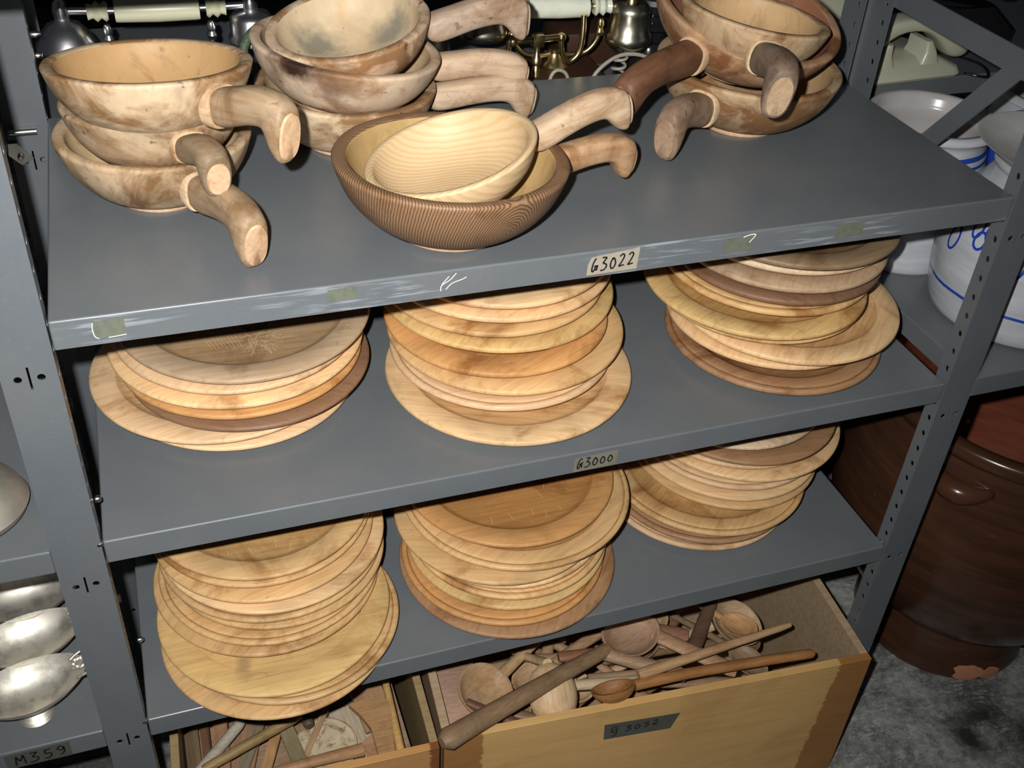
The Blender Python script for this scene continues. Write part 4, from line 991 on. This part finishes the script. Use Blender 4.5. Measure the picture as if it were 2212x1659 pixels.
beh = [(.006, 0), (.022, -.004), (.027, -.010), (.027, -.030), (.030, -.033), (.030, -.040), (.0, -.044)]
nick = [(.020, .010), (.026, .004), (.028, -.002), (.027, -.006), (.030, -.030), (.033, -.034), (.034, -.042), (.030, -.048), (.020, -.058), (.012, -.064), (0, -.066)]
nick2 = [(.016, .006), (.024, .0), (.030, -.008), (.031, -.014), (.034, -.022), (.034, -.028), (.030, -.034), (0, -.036)]
antique((.140, .575, zP), R(-3), .050, IVORY, CHROME, 'chrome cradle telephone with ivory grip behind the left pan stack', (bell, beh), .122)
ap2 = antique((.655, .530, zP), R(-6), .042, MARBLE, BRASS, 'brass and onyx cradle telephone behind the centre pans', (nick2, nick), .112, NICKEL)
# ivory scalloped crest plate of the first phone and extra brass fork of the second
bm = bmesh.new()
add_tube(bm, smooth_pts([(.575, .505, -.01), (.578, .503, .025)], 4), .0040, 12); add_tube(bm, [(.585, .503, .024), (.650, .503, .027)], .0045, 12)
add_tube(bm, smooth_pts([(.652, .503, .026), (.655, .503, .004), (.666, .503, -.008), (.680, .503, .004), (.683, .503, .030), (.682, .503, .055)], 5), .0040, 12)
for c_ in ((.583, .503, .024), (.652, .503, .027)): add_lathe(bm, [(0, -.007), (.006, -.004), (.007, 0), (.006, .004), (0, .007)], 16, Matrix.Translation(c_))
add_box(bm, (.610, .496, .017), (.626, .510, .033), .001)
add_lathe(bm, [(0, .018), (.004, .016), (.0038, .004), (.007, .0), (.0075, -.006), (.004, -.010), (.0065, -.016), (.0075, -.036), (.012, -.044), (.013, -.060), (0, -.060)], 24, Matrix.Translation((.618, .503, 0)))
o = tag(link_mesh('brass_cradle', bm, BRASS, sharp=40), 'bare brass telephone cradle fork on a turned stem beside the onyx telephone', 'telephone cradle')
bm = bmesh.new(); add_lathe(bm, [(0, 0), (.05, 0), (.05, .012), (.036, .018), (.034, .05), (.030, .056), (0, .058)], 40)
t3 = tag(empty('black_telephone', (.815, .56, zP)), 'black glossy telephone with chrome ring behind the right pan stack', 'telephone')
link_mesh('telephone_body', bm, BLACKG, t3, sharp=40)
bm = bmesh.new(); add_lathe(bm, [(0, .104), (.030, .104), (.034, .110), (.030, .116), (0, .118)], 40); link_mesh('chrome_ring', bm, CHROME, t3, sharp=40)
bm = bmesh.new(); add_lathe(bm, [(.022, .056), (.024, .070), (.034, .076), (.034, .082), (.026, .086), (.026, .094), (.030, .098), (.024, .106), (0, .107)], 40); link_mesh('telephone_neck', bm, BLACKG, t3, sharp=40)
for k, (x, y, wd_, l) in enumerate(((1.40, .62, .16, 'shiny black telephone in the dark behind the brace'), (.93, .72, .14, 'dark telephone far back between the pans and the rear upright'))):
    r_ = empty('dark_telephone', (x, y, zP), l, 'telephone')
    bm = bmesh.new(); loft(bm, [rrect(-wd_ / 2, -.07, wd_ / 2, .07, .0, .02), rrect(-wd_ / 2, -.07, wd_ / 2, .07, .03, .02), rrect(-wd_ / 3, -.04, wd_ / 3, .05, .06, .02)])
    link_mesh('telephone_base', bm, BLACKG, r_, sharp=40)
    bm = bmesh.new(); add_tube(bm, smooth_pts([(-.10, 0, .062), (-.085, 0, .085), (0, 0, .10), (.085, 0, .085), (.10, 0, .062)], 4), .014, 14); link_mesh('handset', bm, BLACKG, r_, sharp=0)
# cords
def cord(pts, r, mat, label, coil=None):
    bm = bmesh.new()
    if coil:
        a, b, n, cr = coil; a, b = Vector(a), Vector(b); P = []
        d = (b - a).normalized(); u = d.cross(Vector((0, 1, 0))).normalized(); v = d.cross(u)
        for i in range(n * 12 + 1):
            t = i / (n * 12); th = 2 * math.pi * i / 12; P.append(a.lerp(b, t) + cr * (math.cos(th) * u + math.sin(th) * v))
        add_tube(bm, P, r, 6)
    else: add_tube(bm, smooth_pts(pts, 6), r, 8)
    return tag(link_mesh('telephone_cord', bm, mat, sharp=0), label, 'cord')
cord([(.688, .485, -.055), (.700, .485, -.020), (.735, .490, .000), (.775, .490, -.004), (.800, .490, -.028), (.81, .49, -.055)], .0028, CORD, 'grey cord arching behind the centre pan handles')
cord(None, .0024, CORD, 'grey coiled cord hanging beneath the nickel ear cup', ((.742, .50, -.004), (.738, .50, -.052), 4, .009))
cord([(.628, .485, -.055), (.634, .485, -.020), (.645, .485, -.012), (.658, .485, -.022), (.662, .485, -.055)], .0026, CORD, 'short grey cord loop beside the brass cradle stem')
cord([(.232, .50, -.055), (.236, .50, -.01), (.232, .51, .03), (.245, .52, .05), (.265, .53, .06)], .006, GREENC, 'green cloth-covered cord hanging behind the centre pan stack')
bm = bmesh.new(); add_lathe(bm, [(0, .0), (.055, 0), (.057, .004), (.052, .008), (.048, .050), (.045, .075), (.025, .086), (0, .088)], 48)
o = tag(link_mesh('metal_bell', bm, CHROME, sharp=40), 'round grey metal bell cover behind the centre pans', 'bell'); o.location = (.475, .60, zP)
bm = bmesh.new(); add_box(bm, (-.055, -.045, 0), (.055, .045, .048), .003)
o = tag(link_mesh('wooden_box', bm, DARKWOOD, sharp=30), 'small dark wooden box behind the coiled cord', 'box'); o.location = (.76, .66, zP)
bm = bmesh.new(); add_tube(bm, [(-.055, 0, .014), (.055, 0, .014)], .014, 20)
o = tag(link_mesh('onyx_grip', bm, MARBLE, sharp=30), 'pale onyx handset grip lying on the shelf below the brass telephone', 'handset'); o.location = (.665, .585, zP); o.rotation_euler = (0, 0, R(8))

# ------------------------------------------------------------------ silver dishes at the left
def dish(x, y, label, handles):
    root = empty('silver_dish', (x, y, zC), label, 'dish', 'silver pedestal dishes on the left shelf')
    bm = bmesh.new()
    add_lathe(bm, [(0, 0), (.019, 0), (.020, .0015), (.0175, .004), (.019, .006), (.015, .009), (.0165, .011), (.011, .015), (.010, .021), (.013, .025), (0, .026)], 48)
    link_mesh('pedestal', bm, SILVER, root, sharp=40)
    bm = bmesh.new(); seg = 64; prof = [(0, .024), (.25, .0245), (.55, .028), (.82, .036), (.97, .046), (1.0, .0485)]
    prof2_ = [(1.0, .0495), (.97, .0475), (.82, .0375), (.55, .0295), (.25, .026), (0, .0255)]
    def q(r_, z): 
        return [(r_ * .064 * math.copysign(abs(math.cos(a)) ** 1.15, math.cos(a)), r_ * .038 * math.sin(a), z + .006 * (r_ ** 2) * math.cos(a) ** 2) for a in [2 * math.pi * i / seg for i in range(seg)]]
    rg = []
    for r_, z in prof + prof2_: rg.append([bm.verts.new((0, 0, z))] if r_ == 0 else [bm.verts.new(p) for p in q(r_, z)])
    for a, b in zip(rg, rg[1:]):
        for i in range(seg):
            j = (i + 1) % seg
            if len(a) == 1: bm.faces.new((a[0], b[i], b[j]))
            elif len(b) == 1: bm.faces.new((a[i], a[j], b[0]))
            else: bm.faces.new((a[i], a[j], b[j], b[i]))
    link_mesh('bowl', bm, SILVER, root, sharp=60)
    for s in handles:
        bm = bmesh.new()
        add_tube(bm, smooth_pts([(s * .050, -.016, .052), (s * .064, -.018, .058), (s * .078, -.010, .060), (s * .080, .004, .061), (s * .072, .014, .060), (s * .058, .015, .056), (s * .048, .012, .052)], 4), .0018, 8)
        add_tube(bm, smooth_pts([(s * .050, .000, .052), (s * .058, -.008, .058), (s * .066, -.002, .060), (s * .062, .006, .059), (s * .054, .004, .057)], 4), .0026, 8)
        for k in range(6):
            a = k * 1.05; add_lathe(bm, [(0, -.0025), (.0030, -.001), (.0034, .0008), (.0015, .0026), (0, .003)], 10, Matrix.Translation((s * (.057 + .006 * math.cos(a)), .006 * math.sin(a), .058)))
        link_mesh('ornate_handle', bm, SILVER, root, sharp=0)
    root.rotation_euler = (0, 0, R(12))
    return root
dish(-.121, .186, 'silver oval pedestal dish, furthest back of the three at the left edge', (-1,))
dish(-.119, .116, 'silver oval pedestal dish, middle one of the three at the left edge', (1, -1))
dish(-.118, .045, 'silver oval pedestal dish, nearest of the three at the left edge', (1, -1))
bm = bmesh.new(); add_lathe(bm, [(0, 0), (.055, 0), (.070, .010), (.072, .016), (.0735, .018), (.072, .020), (.066, .034), (.045, .048), (.02, .054), (0, .055)], 64, sy=.85)
o = tag(link_mesh('pewter_dish', bm, PEWTER, sharp=50), 'covered round pewter dish cut off by the left edge of the picture', 'dish'); o.location = (-.137, .070, zB)
